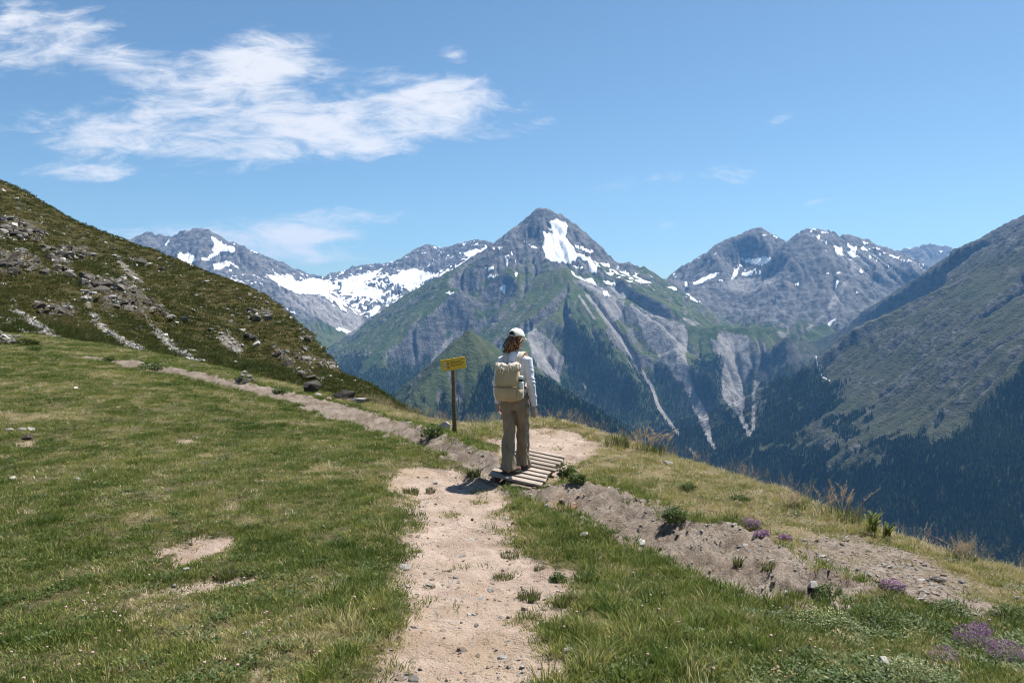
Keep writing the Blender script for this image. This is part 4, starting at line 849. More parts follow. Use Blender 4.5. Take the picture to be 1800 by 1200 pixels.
# ---- tall seeding grass along the lip
def stalk_mesh(name, seed, n=7):
    r = random.Random(seed); V = []; F = []
    def strip(p, w):
        i = len(V)
        for k, (q, ww) in enumerate(zip(p, w)): V.append((q[0]-ww, q[1], q[2])); V.append((q[0]+ww, q[1]+ww*.5, q[2]))
        for k in range(len(p)-1): F.extend([(i+2*k, i+2*k+1, i+2*k+3), (i+2*k, i+2*k+3, i+2*k+2)])
    for k in range(n):
        a = r.uniform(0, 6.28); x, y = .05*math.cos(a), .05*math.sin(a); h = r.uniform(.22, .42); b = r.uniform(.04, .16); d = r.uniform(0, 6.28)
        P = [(x+b*t*t*math.cos(d), y+b*t*t*math.sin(d), h*t) for t in (0, .35, .7, 1)]; strip(P, (.0016, .0014, .0011, .0009))
        for q in range(9):
            t = 1-.035*q; px, py, pz = x+b*t*t*math.cos(d), y+b*t*t*math.sin(d), h*t; e = r.uniform(0, 6.28); l = r.uniform(.008, .022)*(1+.1*q)
            i = len(V); V.extend([(px, py, pz), (px+l*math.cos(e)-.002, py+l*math.sin(e), pz+l*.8), (px+l*math.cos(e)+.003, py+l*math.sin(e)+.002, pz+l*.55)]); F.append((i, i+1, i+2))
    return mesh_np(name, V, np.array(F), True)
STALK_RAMP = [(0, (.15, .15, .06)), (.4, (.30, .26, .15)), (.75, (.38, .30, .20)), (1, (.26, .17, .12))]
MAT_STALK = tint_material('seeding_grass', STALK_RAMP, .7, .15, .4)
STK = [proto('seeding_stalks', stalk_mesh('seeding_stalks', 70+k), MAT_STALK) for k in range(5)]
xs = rng.uniform(-3.5, 5.2, 750); ys = np.interp(xs, LIP[:, 0], LIP[:, 1])+rng.normal(.35, .55, len(xs)); dn = fbm(xs/.7, ys/.7, 3, 861)
ok = (dn+rng.normal(0, .2, len(xs)) > .02) & (gfield(g_dirt, xs, ys) < .4); xs, ys = xs[ok], ys[ok]
scatter('seeding_grass', np.stack([xs, ys, gfield(gz, xs, ys)], 1), rng.uniform(.3, .75, len(xs)), rng.uniform(0, 6.28, len(xs)), STK, 'tall straw coloured seeding grass fringing the edge of the drop', 'grass')

# ------------------------------------------------------------------ lofts and shells for made things
def frames(P):
    P = [Vector(p) for p in P]; out = []
    for i, p in enumerate(P):
        t = (P[min(i+1, len(P)-1)]-P[max(i-1, 0)]).normalized(); ref = Vector((0, 1, 0)) if abs(t.y) < .9 else Vector((1, 0, 0))
        a = t.cross(ref).normalized(); b = a.cross(t).normalized(); out.append((p, a, b))
    return out
def add_loft(bm, P, R, n=14, flat=False):
    """closed tube through P; R holds radii or (ra, rb); flat=True keeps the rings level (a = x, b = y)"""
    rings = []
    for (p, a, b), r in zip(frames(P), R):
        ra, rb = r if isinstance(r, tuple) else (r, r)
        if flat: a, b = Vector((1, 0, 0)), Vector((0, 1, 0))
        rings.append([bm.verts.new(p+a*(ra*math.cos(2*math.pi*k/n))+b*(rb*math.sin(2*math.pi*k/n))) for k in range(n)])
    fs = []
    for i in range(len(rings)-1):
        for k in range(n): fs.append(bm.faces.new((rings[i][k], rings[i][(k+1) % n], rings[i+1][(k+1) % n], rings[i+1][k])))
    fs.append(bm.faces.new(rings[0][::-1])); fs.append(bm.faces.new(rings[-1]))
    return fs
def add_ball(bm, c, r, sub=2):
    res = bmesh.ops.create_icosphere(bm, subdivisions=sub, radius=1.0)
    for v in res['verts']: v.co = Vector((v.co.x*r[0]+c[0], v.co.y*r[1]+c[1], v.co.z*r[2]+c[2]))
def bm_mesh(name, bm, smooth=True):
    bmesh.ops.recalc_face_normals(bm, faces=bm.faces[:]); me = bpy.data.meshes.new(name); bm.to_mesh(me); bm.free()
    if smooth: me.polygons.foreach_set('use_smooth', np.ones(len(me.polygons), bool))
    return me
def fuse(name, bm, voxel, smooth_it=2, disp=None):
    """melt the closed pieces of bm into one continuous skin"""
    me = bm_mesh(name+'_raw', bm); o = bpy.data.objects.new(name+'_raw', me); C.objects.link(o)
    md = o.modifiers.new('r', 'REMESH'); md.mode = 'VOXEL'; md.voxel_size = voxel
    if smooth_it: sm = o.modifiers.new('s', 'SMOOTH'); sm.iterations = smooth_it; sm.factor = .5
    dg = bpy.context.evaluated_depsgraph_get(); m2 = bpy.data.meshes.new_from_object(o.evaluated_get(dg)); bpy.data.objects.remove(o); bpy.data.meshes.remove(me); m2.name = name
    if disp is not None:
        n = len(m2.vertices); co = np.empty(n*3); no = np.empty(n*3); m2.vertices.foreach_get('co', co); m2.vertices.foreach_get('normal', no)
        co = co.reshape(-1, 3); co = co+no.reshape(-1, 3)*disp(co)[:, None]; m2.vertices.foreach_set('co', co.ravel()); m2.update()
    m2.polygons.foreach_set('use_smooth', np.ones(len(m2.polygons), bool)); m2.materials.clear()
    return m2
def cloth_material(name, col, var=.25, scale=30, rough=.85, weave=500, trans=0.0):
    m, t, b = material(name, rough, .15); tcn = t.new('ShaderNodeTexCoord').outputs['Object']
    a = t.noise(tcn, scale*.3, 5, .6); w = t.noise(tcn, weave, 2, .5)
    base = t.mix(t.step(a, .3, .7), tuple(c*(1-var) for c in col), tuple(min(c*(1+var*.6), .9) for c in col)); base = t.mix(t.step(w, .35, .65, 0, .25), base, tuple(c*.7 for c in col)); t.l.new(base, b.inputs['Base Color'])
    bp = t.new('ShaderNodeBump'); bp.inputs['Strength'].default_value = .35; bp.inputs['Distance'].default_value = .004; t.l.new(t.math('ADD', t.math('MULTIPLY', a, 2.0), w), bp.inputs['Height']); t.l.new(bp.outputs[0], b.inputs['Normal'])
    if 'Sheen Weight' in b.inputs: b.inputs['Sheen Weight'].default_value = .08
    return m
def plain(name, col, rough=.6, spec=.3, var=.15, scale=20):
    m, t, b = material(name, rough, spec); tcn = t.new('ShaderNodeTexCoord').outputs['Object']; a = t.noise(tcn, scale, 4, .6)
    t.l.new(t.mix(t.step(a, .3, .7), tuple(c*(1-var) for c in col), tuple(c*(1+var) for c in col)), b.inputs['Base Color']); return m

# ------------------------------------------------------------------ plank footbridge over the ditch
def wood_material(name, c0, c1):
    m, t, b = material(name, .85, .15); tcn = t.new('ShaderNodeTexCoord').outputs['Object']; inf = t.new('ShaderNodeObjectInfo').outputs['Random']
    g = t.noise(t.mapping(tcn, (2.5, 40, 40)), 1.0, 6, .65, .6); a = t.noise(tcn, 6, 4, .6)
    base = t.mix(t.step(t.math('ADD', g, t.math('MULTIPLY', t.math('SUBTRACT', inf, .5), .35)), .3, .7), c0, c1); base = t.mix(t.step(a, .55, .75, 0, .5), base, tuple(v*.6 for v in c0)); t.l.new(base, b.inputs['Base Color'])
    bp = t.new('ShaderNodeBump'); bp.inputs['Strength'].default_value = .5; bp.inputs['Distance'].default_value = .004; t.l.new(g, bp.inputs['Height']); t.l.new(bp.outputs[0], b.inputs['Normal']); return m
MAT_WOOD = wood_material('weathered_wood', (.17, .135, .105), (.33, .28, .235)); MAT_WOODD = wood_material('old_dark_wood', (.075, .055, .04), (.16, .12, .09))
def board_mesh(name, lx, ly, lz, bev=.004, jitter=0.0, seed=0):
    r = random.Random(seed); bm = bmesh.new(); bmesh.ops.create_cube(bm, size=1.0)
    for v in bm.verts: v.co = Vector((v.co.x*lx+r.uniform(-jitter, jitter)*2, v.co.y*ly+r.uniform(-jitter, jitter), v.co.z*lz+r.uniform(-jitter, jitter)*.3))
    bmesh.ops.bevel(bm, geom=bm.edges[:], offset=bev, segments=1, affect='EDGES'); return bm_mesh(name, bm, False)
bridge = empty('footbridge', tuple(BR_C)); bridge.rotation_euler = BR_R.to_euler()
tag(bridge, 'small footbridge of weathered grey planks laid across the eroded ditch', 'footbridge')
for k in range(9):
    o = obj('plank', board_mesh('plank', .60+.04*math.sin(k*2.1), .108, .028, .004, .006, 100+k), MAT_WOOD, bridge, (.012*math.sin(k*3.3), -.70+k*.175, .0))
    o.rotation_euler = (0, 0, .025*math.sin(k*1.7))
for sx in (-.24, .24): obj('stringer', board_mesh('stringer', .055, 1.60, .085, .005, .004, 130), MAT_WOODD, bridge, (sx, 0, -.0585))

# ------------------------------------------------------------------ the hiker (facing +y, right hand +x, soles at z = 0)
YAW = math.radians(-19)
P0 = np.array([.035, 9.10]); PZ = deck_z(.03, 9.0)
def pw(x, y):
    return P0[0]+x*math.cos(YAW)-y*math.sin(YAW), P0[1]+x*math.sin(YAW)+y*math.cos(YAW)
FOOT_L, FOOT_R = (-.045, -.10), (.015, .25)
zl = deck_z(*pw(*FOOT_L))-PZ; zr = deck_z(*pw(*FOOT_R))-PZ
person = empty('person', (P0[0], P0[1], PZ), YAW); person.scale = (.985, .985, .975)
tag(person, 'hiker seen from behind in white cap, pale long-sleeved top and loose taupe trousers', 'person')
MAT_SKIN = plain('skin', (.40, .24, .17), .55, .3, .08); MAT_SHIRT = cloth_material('pale_knit', (.66, .67, .72), .10); MAT_TROUS = cloth_material('taupe_linen', (.240, .188, .128), .22); MAT_CAP = cloth_material('white_cotton', (.80, .77, .71), .06)
def hand(bm, w, d, s, curl):
    """relaxed hand below the wrist point w; d = direction the fingers hang, s = +1 right, -1 left; the palm faces the thigh"""
    w = Vector(w); d = Vector(d).normalized(); side = Vector((0, 1, 0)); nrm = Vector((-s, 0, 0))
    add_loft(bm, [w-d*.02, w+d*.02, w+d*.055, w+d*.092], [(.022, .025), (.018, .033), (.017, .040), (.014, .038)], 10)
    for k, (o, l, r) in enumerate(((.030, .066, .0088), (.010, .076, .0092), (-.011, .070, .0088), (-.031, .054, .0078))):
        a = w+d*.086+side*o; P = [a]
        ang = 0.0
        for q, (f, c) in enumerate(((.0, .12), (.42, .35), (.33, .45), (.25, .4))):
            if q: P.append(P[-1]+(d*math.cos(ang)+nrm*math.sin(ang)).normalized()*l*f)
            ang += c*curl
        add_loft(bm, P, [r, r*.98, r*.9, r*.72], 8)
    t0 = w+d*.028+side*.030; add_loft(bm, [t0, t0+d*.022+side*.018+nrm*.008, t0+d*.048+side*.026+nrm*.014, t0+d*.070+side*.026+nrm*.020], [.013, .012, .0105, .008], 8)
WR_R, WR_L = (.222, .035, .800), (-.225, .045, .815)
SH_R, EL_R, SH_L, EL_L = (.158, -.005, 1.325), (.205, -.035, 1.06), (-.158, -.005, 1.325), (-.208, -.045, 1.07)
def lerp3(a, b, t): return tuple(a[i]+(b[i]-a[i])*t for i in range(3))
bm = bmesh.new()
add_loft(bm, [(0, 0, .86), (0, 0, .95), (0, 0, 1.06), (0, .005, 1.18), (0, .005, 1.30), (0, -.005, 1.38), (0, -.01, 1.42)], [(.15, .10), (.145, .10), (.118, .085), (.135, .095), (.150, .095), (.12, .07), (.055, .05)], 20, True)
add_loft(bm, [(0, -.01, 1.38), (0, .0, 1.44), (0, .012, 1.50)], [.056, .050, .052], 14)
for s, S, E, W in ((1, SH_R, EL_R, WR_R), (-1, SH_L, EL_L, WR_L)):
    add_loft(bm, [(.10*s, 0, 1.35), S, lerp3(S, E, .5), E, lerp3(E, W, .35), W], [.045, .047, .041, .036, .036, .023], 12)
    hand(bm, W, (Vector(W)-Vector(E))+Vector((0, .02, -.1)), s, .9)
for (fx_, fy_), z0, s in ((FOOT_L, zl, -1), (FOOT_R, zr, 1)):
    add_loft(bm, [(.085*s, 0, .90), (.09*s, .01, .78), ((.09*s+fx_)*.5, fy_*.45+.02, .46+z0*.5), (fx_*.9, fy_*.8, .28+z0), (fx_, fy_, .09+z0)], [.075, .078, .055, .052, .038], 14)
    add_loft(bm, [(fx_, fy_-.05, .055+z0), (fx_, fy_+.05, .05+z0), (fx_, fy_+.16, .03+z0)], [(.032, .04), (.038, .035), (.03, .018)], 10)
HC_ = Vector((.010, .018, 1.578)); HY = math.radians(-14)
bm2 = bmesh.new(); add_ball(bm2, (0, 0, 0), (.073, .092, .105), 3); add_ball(bm2, (0, .045, -.055), (.048, .052, .055), 3)
add_loft(bm2, [(0, .088, .012), (0, .102, -.012), (0, .112, -.030), (0, .090, -.040)], [.007, .010, .014, .008], 8)
for s in (-1, 1): add_ball(bm2, (.074*s, -.005, -.012), (.010, .020, .030), 2)
add_ball(bm2, (0, .088, -.062), (.022, .010, .006), 2); add_ball(bm2, (0, .086, -.074), (.019, .010, .007), 2)
for v in bm2.verts: v.co = Matrix.Rotation(HY, 3, 'Z') @ v.co+HC_
tmp = bpy.data.meshes.new('tmp'); bm2.to_mesh(tmp); bm2.free(); bm.from_mesh(tmp); bpy.data.meshes.remove(tmp)
obj('body', fuse('body', bm, .0052, 2), MAT_SKIN, person)
for s in (-1, 1):
    bm = bmesh.new(); p = Matrix.Rotation(HY, 3, 'Z') @ Vector((.032*s, .083, .008))+HC_; add_ball(bm, p, (.012, .009, .008), 2); obj('eye', bm_mesh('eye', bm), plain('eye', (.12, .09, .07), .2, .5), person)
# long-sleeved top, hem just below the waist
bm = bmesh.new()
add_loft(bm, [(0, 0, .955), (0, 0, 1.00), (0, 0, 1.08), (0, .003, 1.18), (0, .004, 1.29), (0, -.004, 1.365), (0, -.010, 1.405), (0, -.010, 1.432)], [(.158, .118), (.150, .112), (.135, .102), (.150, .110), (.165, .112), (.138, .086), (.080, .066), (.064, .060)], 24, True)
for s, S, E, W in ((1, SH_R, EL_R, WR_R), (-1, SH_L, EL_L, WR_L)):
    add_loft(bm, [(.075*s, 0, 1.350), S, lerp3(S, E, .45), lerp3(S, E, .8), E, lerp3(E, W, .3), lerp3(E, W, .7), lerp3(E, W, .93), lerp3(E, W, 1.0)], [.050, .060, .054, .051, .053, .050, .043, .038, .040], 14)
def shirt_folds(c):
    arm = np.abs(c[:, 0]) > .17
    return np.where(arm, .0045*np.sin(c[:, 2]*75+6*perlin(c[:, 0]*9, c[:, 2]*9, 5)+c[:, 1]*40)*sstep(c[:, 2], 1.3, 1.15), .006*perlin(c[:, 0]*9+c[:, 2]*5, c[:, 2]*9+c[:, 1]*3, 7)+.003*perlin(c[:, 0]*30, c[:, 2]*14, 8))
obj('top', fuse('top', bm, .0075, 3, shirt_folds), MAT_SHIRT, person)
# loose trousers
bm = bmesh.new()
add_loft(bm, [(0, 0, 1.02), (0, 0, .98), (0, -.005, .90), (0, -.008, .82), (0, -.005, .755)], [(.138, .102), (.148, .110), (.166, .124), (.160, .120), (.10, .10)], 24, True)
for (fx_, fy_), z0, s in ((FOOT_L, zl, -1), (FOOT_R, zr, 1)):
    P = [(.078*s, 0, .90), (.088*s, 0, .80), (.086*s+(fx_-.086*s)*.25, fy_*.22, .66), (.086*s+(fx_-.086*s)*.5, fy_*.47+.015, .48), (.086*s+(fx_-.086*s)*.75, fy_*.75, .30+z0*.5), (fx_, fy_*.95-.005, .15+z0), (fx_, fy_-.008, .058+z0)]
    add_loft(bm, P, [(.076, .096), (.082, .106), (.078, .096), (.074, .088), (.078, .088), (.085, .093), (.092, .100)], 18, True)
def trouser_folds(c):
    low = sstep(c[:, 2], .85, .3); w = perlin(c[:, 0]*5, c[:, 2]*3, 15)
    return (.013*perlin(c[:, 0]*17+c[:, 1]*11+c[:, 2]*2.5, c[:, 2]*2.6, 16)+.009*perlin(c[:, 0]*38+c[:, 2]*8, c[:, 2]*5+c[:, 1]*9, 17))*(.5+.8*low)+.006*w+.004*np.sin((c[:, 0]*1.2-c[:, 2]*.9)*70+4*w)*sstep(c[:, 2], .62, .74)*sstep(c[:, 2], .95, .85)
TR = obj('trousers', fuse('trousers', bm, .0085, 2, trouser_folds), MAT_TROUS, person)
bm = bmesh.new(); add_loft(bm, [(0, 0, 1.000), (0, 0, 1.03)], [(.152, .114), (.146, .110)], 28, True); obj('waistband', bm_mesh('waistband', bm), MAT_TROUS, TR)
# shoes
MAT_SHOE = plain('brown_leather', (.13, .075, .045), .6, .35); MAT_SOLE = plain('rubber_sole', (.05, .042, .036), .9, .2)
for (fx_, fy_), z0, ang in ((FOOT_L, zl, -.5), (FOOT_R, zr, -.1)):
    sh = empty('shoe', (fx_, fy_, z0), ang); sh.parent = person
    bm = bmesh.new(); add_loft(bm, [(0, -.075, .05), (0, -.06, .062), (0, 0, .066), (0, .07, .058), (0, .13, .044), (0, .175, .034), (0, .19, .028)], [(.03, .03), (.036, .05), (.038, .052), (.043, .040), (.044, .030), (.034, .022), (.012, .010)], 14); add_loft(bm, [(0, -.035, .05), (0, -.03, .12)], [(.036, .042), (.040, .046)], 14)
    obj('upper', fuse('upper', bm, .005, 2), MAT_SHOE, sh)
    bm = bmesh.new(); pts = [(.034, -.078), (.040, 0), (.047, .10), (.038, .165), (.0, .200), (-.038, .165), (-.047, .10), (-.040, 0), (-.034, -.078), (0, -.095)]
    lo = [bm.verts.new((x, y, .0)) for x, y in pts]; hi = [bm.verts.new((x, y, .026)) for x, y in pts]; bm.faces.new(lo[::-1]); bm.faces.new(hi)
    for k in range(len(pts)): bm.faces.new((lo[k], lo[(k+1) % len(pts)], hi[(k+1) % len(pts)], hi[k]))
    obj('sole', bm_mesh('sole', bm, False), MAT_SOLE, sh)
# cap with a rear opening
CAP = empty('cap', tuple(HC_+Vector((0, 0, .022))), HY-.10); CAP.parent = person; CAP.rotation_euler = (math.radians(-6), 0, HY-.10)
bm = bmesh.new(); nu, nv = 48, 14; grid = []
for i in range(nv+1):
    ph = (math.pi/2)*i/nv; row = []
    for k in range(nu):
        th = 2*math.pi*k/nu; row.append(bm.verts.new((.088*math.cos(th)*math.cos(ph)**.85, .108*math.sin(th)*math.cos(ph)**.85, .100*math.sin(ph)+.004)))
    grid.append(row)
for i in range(nv):
    for k in range(nu):
        th = 2*math.pi*(k+.5)/nu; back = math.atan2(math.sin(th-1.5*math.pi), math.cos(th-1.5*math.pi)); zc = .100*math.sin((math.pi/2)*(i+.5)/nv)
        if (back/.52)**2+((zc-.012)/.042)**2 < 1 and zc > .016: continue
        if i == nv-1: bm.faces.new((grid[i][k], grid[i][(k+1) % nu], grid[nv][0])) if False else bm.faces.new((grid[i][k], grid[i][(k+1) % nu], grid[i+1][(k+1) % nu], grid[i+1][k]))
        else: bm.faces.new((grid[i][k], grid[i][(k+1) % nu], grid[i+1][(k+1) % nu], grid[i+1][k]))
bmesh.ops.remove_doubles(bm, verts=bm.verts[:], dist=.0006)
o = obj('crown', bm_mesh('crown', bm), MAT_CAP, CAP); sd_ = o.modifiers.new('solid', 'SOLIDIFY'); sd_.thickness = .003
bm = bmesh.new(); rows = []
for j in range(6):
    r = j/5; rows.append([bm.verts.new(((.086+.004*r)*math.sin(a)*(1-.05*r), .098*math.cos(a)+.068*r*math.cos(a*.85), .006-.018*r*r-.020*(a/.95)**2*r)) for a in np.linspace(-.95, .95, 15)])
for j in range(5):
    for k in range(14): bm.faces.new((rows[j][k], rows[j][k+1], rows[j+1][k+1], rows[j+1][k]))
o = obj('brim', bm_mesh('brim', bm), MAT_CAP, CAP); sd_ = o.modifiers.new('solid', 'SOLIDIFY'); sd_.thickness = .004
bm = bmesh.new(); bmesh.ops.create_icosphere(bm, subdivisions=1, radius=.006); obj('button', bm_mesh('button', bm), MAT_CAP, CAP, (0, 0, .106))
# hair: many tapered wavy locks, gathered low and blown to the left
def hair_material():
    m, t, b = material('brown_hair', .45, .4); at = t.attr('lock').outputs['Fac']; rp = t.new('ShaderNodeValToRGB'); t.l.new(at, rp.inputs[0]); e = rp.color_ramp.elements
    e[0].color = (.035, .016, .009, 1); e[1].color = (.42, .215, .085, 1); q = e.new(.55); q.color = (.115, .052, .024, 1); t.l.new(rp.outputs[0], b.inputs['Base Color']); return m
r = random.Random(77); V = []; F = []; T = []
def lock(P, R, tint):
    fr = frames(P); n = 5; i0 = len(V)
    for (p, a, b), rr in zip(fr, R):
        for k in range(n): q = p+a*(rr*math.cos(6.283*k/n))+b*(rr*.6*math.sin(6.283*k/n)); V.append(tuple(q)); T.append(tint)
    for i in range(len(P)-1):
        for k in range(n): F.append((i0+i*n+k, i0+i*n+(k+1) % n, i0+(i+1)*n+(k+1) % n, i0+(i+1)*n+k))
for k in range(250):
    th = r.uniform(-2.0, 2.0); a0 = -math.pi/2+th; z0 = r.uniform(-.015, .035)
    s0 = Vector((.084*math.cos(a0), .098*math.sin(a0), z0))
    end = Vector((-.058+r.gauss(0, .030), -.075+r.gauss(0, .022), -.140+r.gauss(0, .026)))
    if r.random() < .28: end = Vector((r.uniform(-.02, .085), -.075+r.gauss(0, .02), -.095+r.gauss(0, .025)))
    mid = (s0+end)*.5+Vector((.18*s0.x, -.028+r.gauss(0, .012), -.005+r.gauss(0, .014))); P = []; ph = r.uniform(0, 6.3); am = r.uniform(.004, .011)
    for i in range(9):
        t_ = i/8; p = s0*(1-t_)**2+mid*2*t_*(1-t_)+end*t_*t_; p = p+Vector((am*math.sin(ph+t_*9), am*.6*math.cos(ph+t_*8), am*.5*math.sin(ph*2+t_*7)))*t_; P.append(p)
    R0 = r.uniform(.004, .0085); lock(P, [R0*(.5+.9*math.sin(math.pi*min(.15+i/8*.75, 1))) for i in range(9)], min(1, max(0, r.gauss(.5, .3))))
for k in range(26):                     # a knot of hair showing in the cap's rear opening
    a = r.uniform(0, 6.28); rr = r.uniform(0, .026); c = Vector((rr*math.cos(a), -.088-r.uniform(0, .016), .045+rr*math.sin(a)*.9)); P = [c+Vector((.02*math.cos(a+i*.8), .004*i, .02*math.sin(a+i*.8))) for i in range(6)]; lock(P, [.005, .008, .009, .009, .007, .004], r.uniform(0, .35))
me = mesh_np('hair', V, np.array(F)); add_attr(me, 'lock', T); o = obj('hair', me, hair_material(), person, tuple(HC_+Vector((0, 0, .012)))); o.rotation_euler = (0, 0, HY)

# ------------------------------------------------------------------ backpack and flask
bag = empty('backpack', (P0[0], P0[1], PZ), YAW); bag.scale = (.985, .985, .975); tag(bag, 'tan canvas backpack with gathered drawstring top on the hiker\'s back', 'backpack')
MAT_BAG = cloth_material('tan_canvas', (.46, .345, .20), .12, 20); MAT_BAG2 = cloth_material('cream_canvas', (.62, .53, .42), .12, 26); MAT_CORD = plain('pale_cord', (.70, .64, .55), .8)
BX, BY = -.022, -.198
def srings(zs, n=32, p=2.7):
    out = []
    for z, rx, ry, dy in zs:
        out.append([(BX+rx*math.copysign(abs(math.cos(6.2832*k/n))**(2/p), math.cos(6.2832*k/n)), BY+dy+ry*math.copysign(abs(math.sin(6.2832*k/n))**(2/p), math.sin(6.2832*k/n)), z) for k in range(n)])
    return out
def ring_shell(name, rings, cap=True):
    bm = bmesh.new(); R = [[bm.verts.new(p) for p in r_] for r_ in rings]; n = len(R[0])
    for i in range(len(R)-1):
        for k in range(n): bm.faces.new((R[i][k], R[i][(k+1) % n], R[i+1][(k+1) % n], R[i+1][k]))
    if cap: bm.faces.new(R[0][::-1]); bm.faces.new(R[-1])
    return bm_mesh(name, bm)
rg = srings([(.872, .08, .04, .01), (.876, .110, .065, .01), (.890, .132, .084, .0), (.93, .146, .098, -.004), (1.0, .148, .102, -.006), (1.035, .144, .097, -.004), (1.048, .140, .090, .0), (1.062, .144, .097, -.004), (1.12, .143, .100, -.006), (1.20, .136, .093, 0), (1.245, .130, .088, .002)])
rg = [[(x+.004*math.sin(z*60+y*40), y+.006*math.sin(x*32+z*25), z-.006*math.cos(x*14)) for x, y, z in r_] for r_ in rg]
BODY = obj('bag_body', ring_shell('bag_body', rg), MAT_BAG, bag)
rr_ = random.Random(5); zz = [(1.232, .134, .092), (1.250, .142, .100), (1.268, .132, .090), (1.290, .138, .094), (1.304, .116, .074), (1.296, .08, .05), (1.285, .03, .02)]
rg = []
for (z, rx, ry) in zz:
    base = srings([(z, rx, ry, .002)], 64)[0]; rg.append([(BX+(x-BX)*(1+.10*math.sin(k*1.37+z*40)+.05*math.sin(k*2.9)), BY+(y-BY)*(1+.10*math.sin(k*1.37+z*40)+.05*math.sin(k*2.9)), zq+.012*math.sin(k*.98+1)+.006*math.sin(k*2.3+z*90)) for k, (x, y, zq) in enumerate(base)])
obj('gathered_top', ring_shell('gathered_top', rg), MAT_BAG2, bag)
bm = bmesh.new()
for k in range(9):
    a = -2.7+k*.28; P = [(BX+.138*math.cos(a+s_)*1.04, BY+.100*math.sin(a+s_)*1.06-.006, 1.268+.022*math.sin(s_*20+k)) for s_ in np.linspace(0, .30, 8)]; add_loft(bm, P, [.0042]*8, 6)
for dx_, h in ((-.05, .055), (-.02, .07), (.045, .06)): add_loft(bm, [(BX+dx_, BY-.108, 1.262), (BX+dx_+.008, BY-.118, 1.262-h*.5), (BX+dx_-.004, BY-.112, 1.262-h)], [.0042, .004, .0055], 6)
obj('drawcord', bm_mesh('drawcord', bm), MAT_CORD, bag)
bm = bmesh.new()                        # folded seam across the back panel
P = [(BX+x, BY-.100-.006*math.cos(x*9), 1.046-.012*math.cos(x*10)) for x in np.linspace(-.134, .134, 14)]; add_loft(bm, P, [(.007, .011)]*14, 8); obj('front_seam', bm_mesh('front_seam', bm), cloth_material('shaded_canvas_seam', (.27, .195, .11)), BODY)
bm = bmesh.new(); add_loft(bm, [(BX+.136, BY, .890), (BX+.148, BY, .91), (BX+.152, BY, .97), (BX+.152, BY, 1.012), (BX+.146, BY, 1.012)], [(.02, .06), (.034, .072), (.036, .074), (.038, .076), (.030, .066)], 18, True); obj('side_pocket', bm_mesh('side_pocket', bm), MAT_BAG, bag)
for s in (-1, 1):
    P = [(.075*s+BX*.6, -.128, 1.235), (.085*s, -.115, 1.33), (.096*s, -.075, 1.408), (.103*s, -.01, 1.436), (.108*s, .06, 1.405), (.115*s, .112, 1.30), (.13*s, .118, 1.16), (.155*s, .07, 1.03), (.145*s, -.06, .945), (.12*s, -.13, .92)]
    bm = bmesh.new(); fr = [Vector(p) for p in P]; L = []
    for i, p in enumerate(fr):
        t_ = (fr[min(i+1, len(fr)-1)]-fr[max(i-1, 0)]).normalized(); side = Vector((1, .15*s, 0)); side = (side-t_*side.dot(t_)).normalized(); nr = t_.cross(side).normalized(); w_ = .030 if 0 < i < 6 else .016; th_ = .007 if i < 7 else .003
        L.append([bm.verts.new(p+side*a+nr*b) for a, b in ((-w_, -th_), (w_, -th_), (w_, th_), (-w_, th_))])
    for i in range(len(L)-1):
        for k in range(4): bm.faces.new((L[i][k], L[i][(k+1) % 4], L[i+1][(k+1) % 4], L[i+1][k]))
    bm.faces.new(L[0][::-1]); bm.faces.new(L[-1]); o = obj('shoulder_strap', bm_mesh('shoulder_strap', bm), MAT_BAG2, bag); ss = o.modifiers.new('sub', 'SUBSURF'); ss.levels = 2; ss.render_levels = 2
def lathe(name, prof, n=20):
    bm = bmesh.new(); R = [[bm.verts.new((r_*math.cos(6.2832*k/n), r_*math.sin(6.2832*k/n), z)) for k in range(n)] for r_, z in prof]
    for i in range(len(R)-1):
        for k in range(n): bm.faces.new((R[i][k], R[i][(k+1) % n], R[i+1][(k+1) % n], R[i+1][k]))
    bm.faces.new(R[0][::-1]); bm.faces.new(R[-1]); return bm_mesh(name, bm)
qx, qy = pw(BX+.158, BY)
fl = empty('water_bottle', (qx, qy, PZ+.885), YAW); tag(fl, 'cream water bottle with pale cap in the backpack\'s side pocket', 'bottle')
obj('flask', lathe('flask', [(.028, 0), (.032, .004), (.033, .02), (.033, .165), (.030, .18), (.022, .192)]), plain('cream_enamel', (.62, .60, .52), .35, .5), fl); obj('collar', lathe('collar', [(.024, .192), (.025, .194), (.025, .214), (.024, .216)]), plain('dark_plastic', (.03, .03, .035), .5), fl); obj('lid', lathe('lid', [(.026, .216), (.027, .220), (.027, .246), (.023, .252)]), plain('pale_lid', (.72, .70, .66), .45), fl)

# ------------------------------------------------------------------ yellow trail sign
sb = spot(799, 763); PH = (763-628)/FPX*sb[1]
sign = empty('signpost', tuple(sb)); sign.rotation_euler = (0, math.radians(-1.2), math.radians(4))
tag(sign, 'yellow trail sign on a thin wooden post at the edge of the drop', 'signpost')
bm = bmesh.new(); add_loft(bm, [(0, 0, -.15), (.002, 0, .3), (0, 0, .7), (0, 0, PH-.012), (0, 0, PH)], [(.033, .033), (.031, .032), (.030, .031), (.029, .030), (.024, .025)], 10); obj('post', bm_mesh('post', bm), MAT_WOODD, sign)
MAT_YEL = plain('yellow_enamel', (.62, .40, .025), .45, .4, .06); MAT_INK = plain('black_print', (.035, .022, .012), .6); MAT_RED = plain('red_print', (.50, .10, .03), .6); MAT_GRN = plain('green_print', (.16, .20, .10), .6); MAT_CRM = plain('cream_print', (.62, .52, .22), .6)
BW, BH = 44/FPX*sb[1], 20.5/FPX*sb[1]
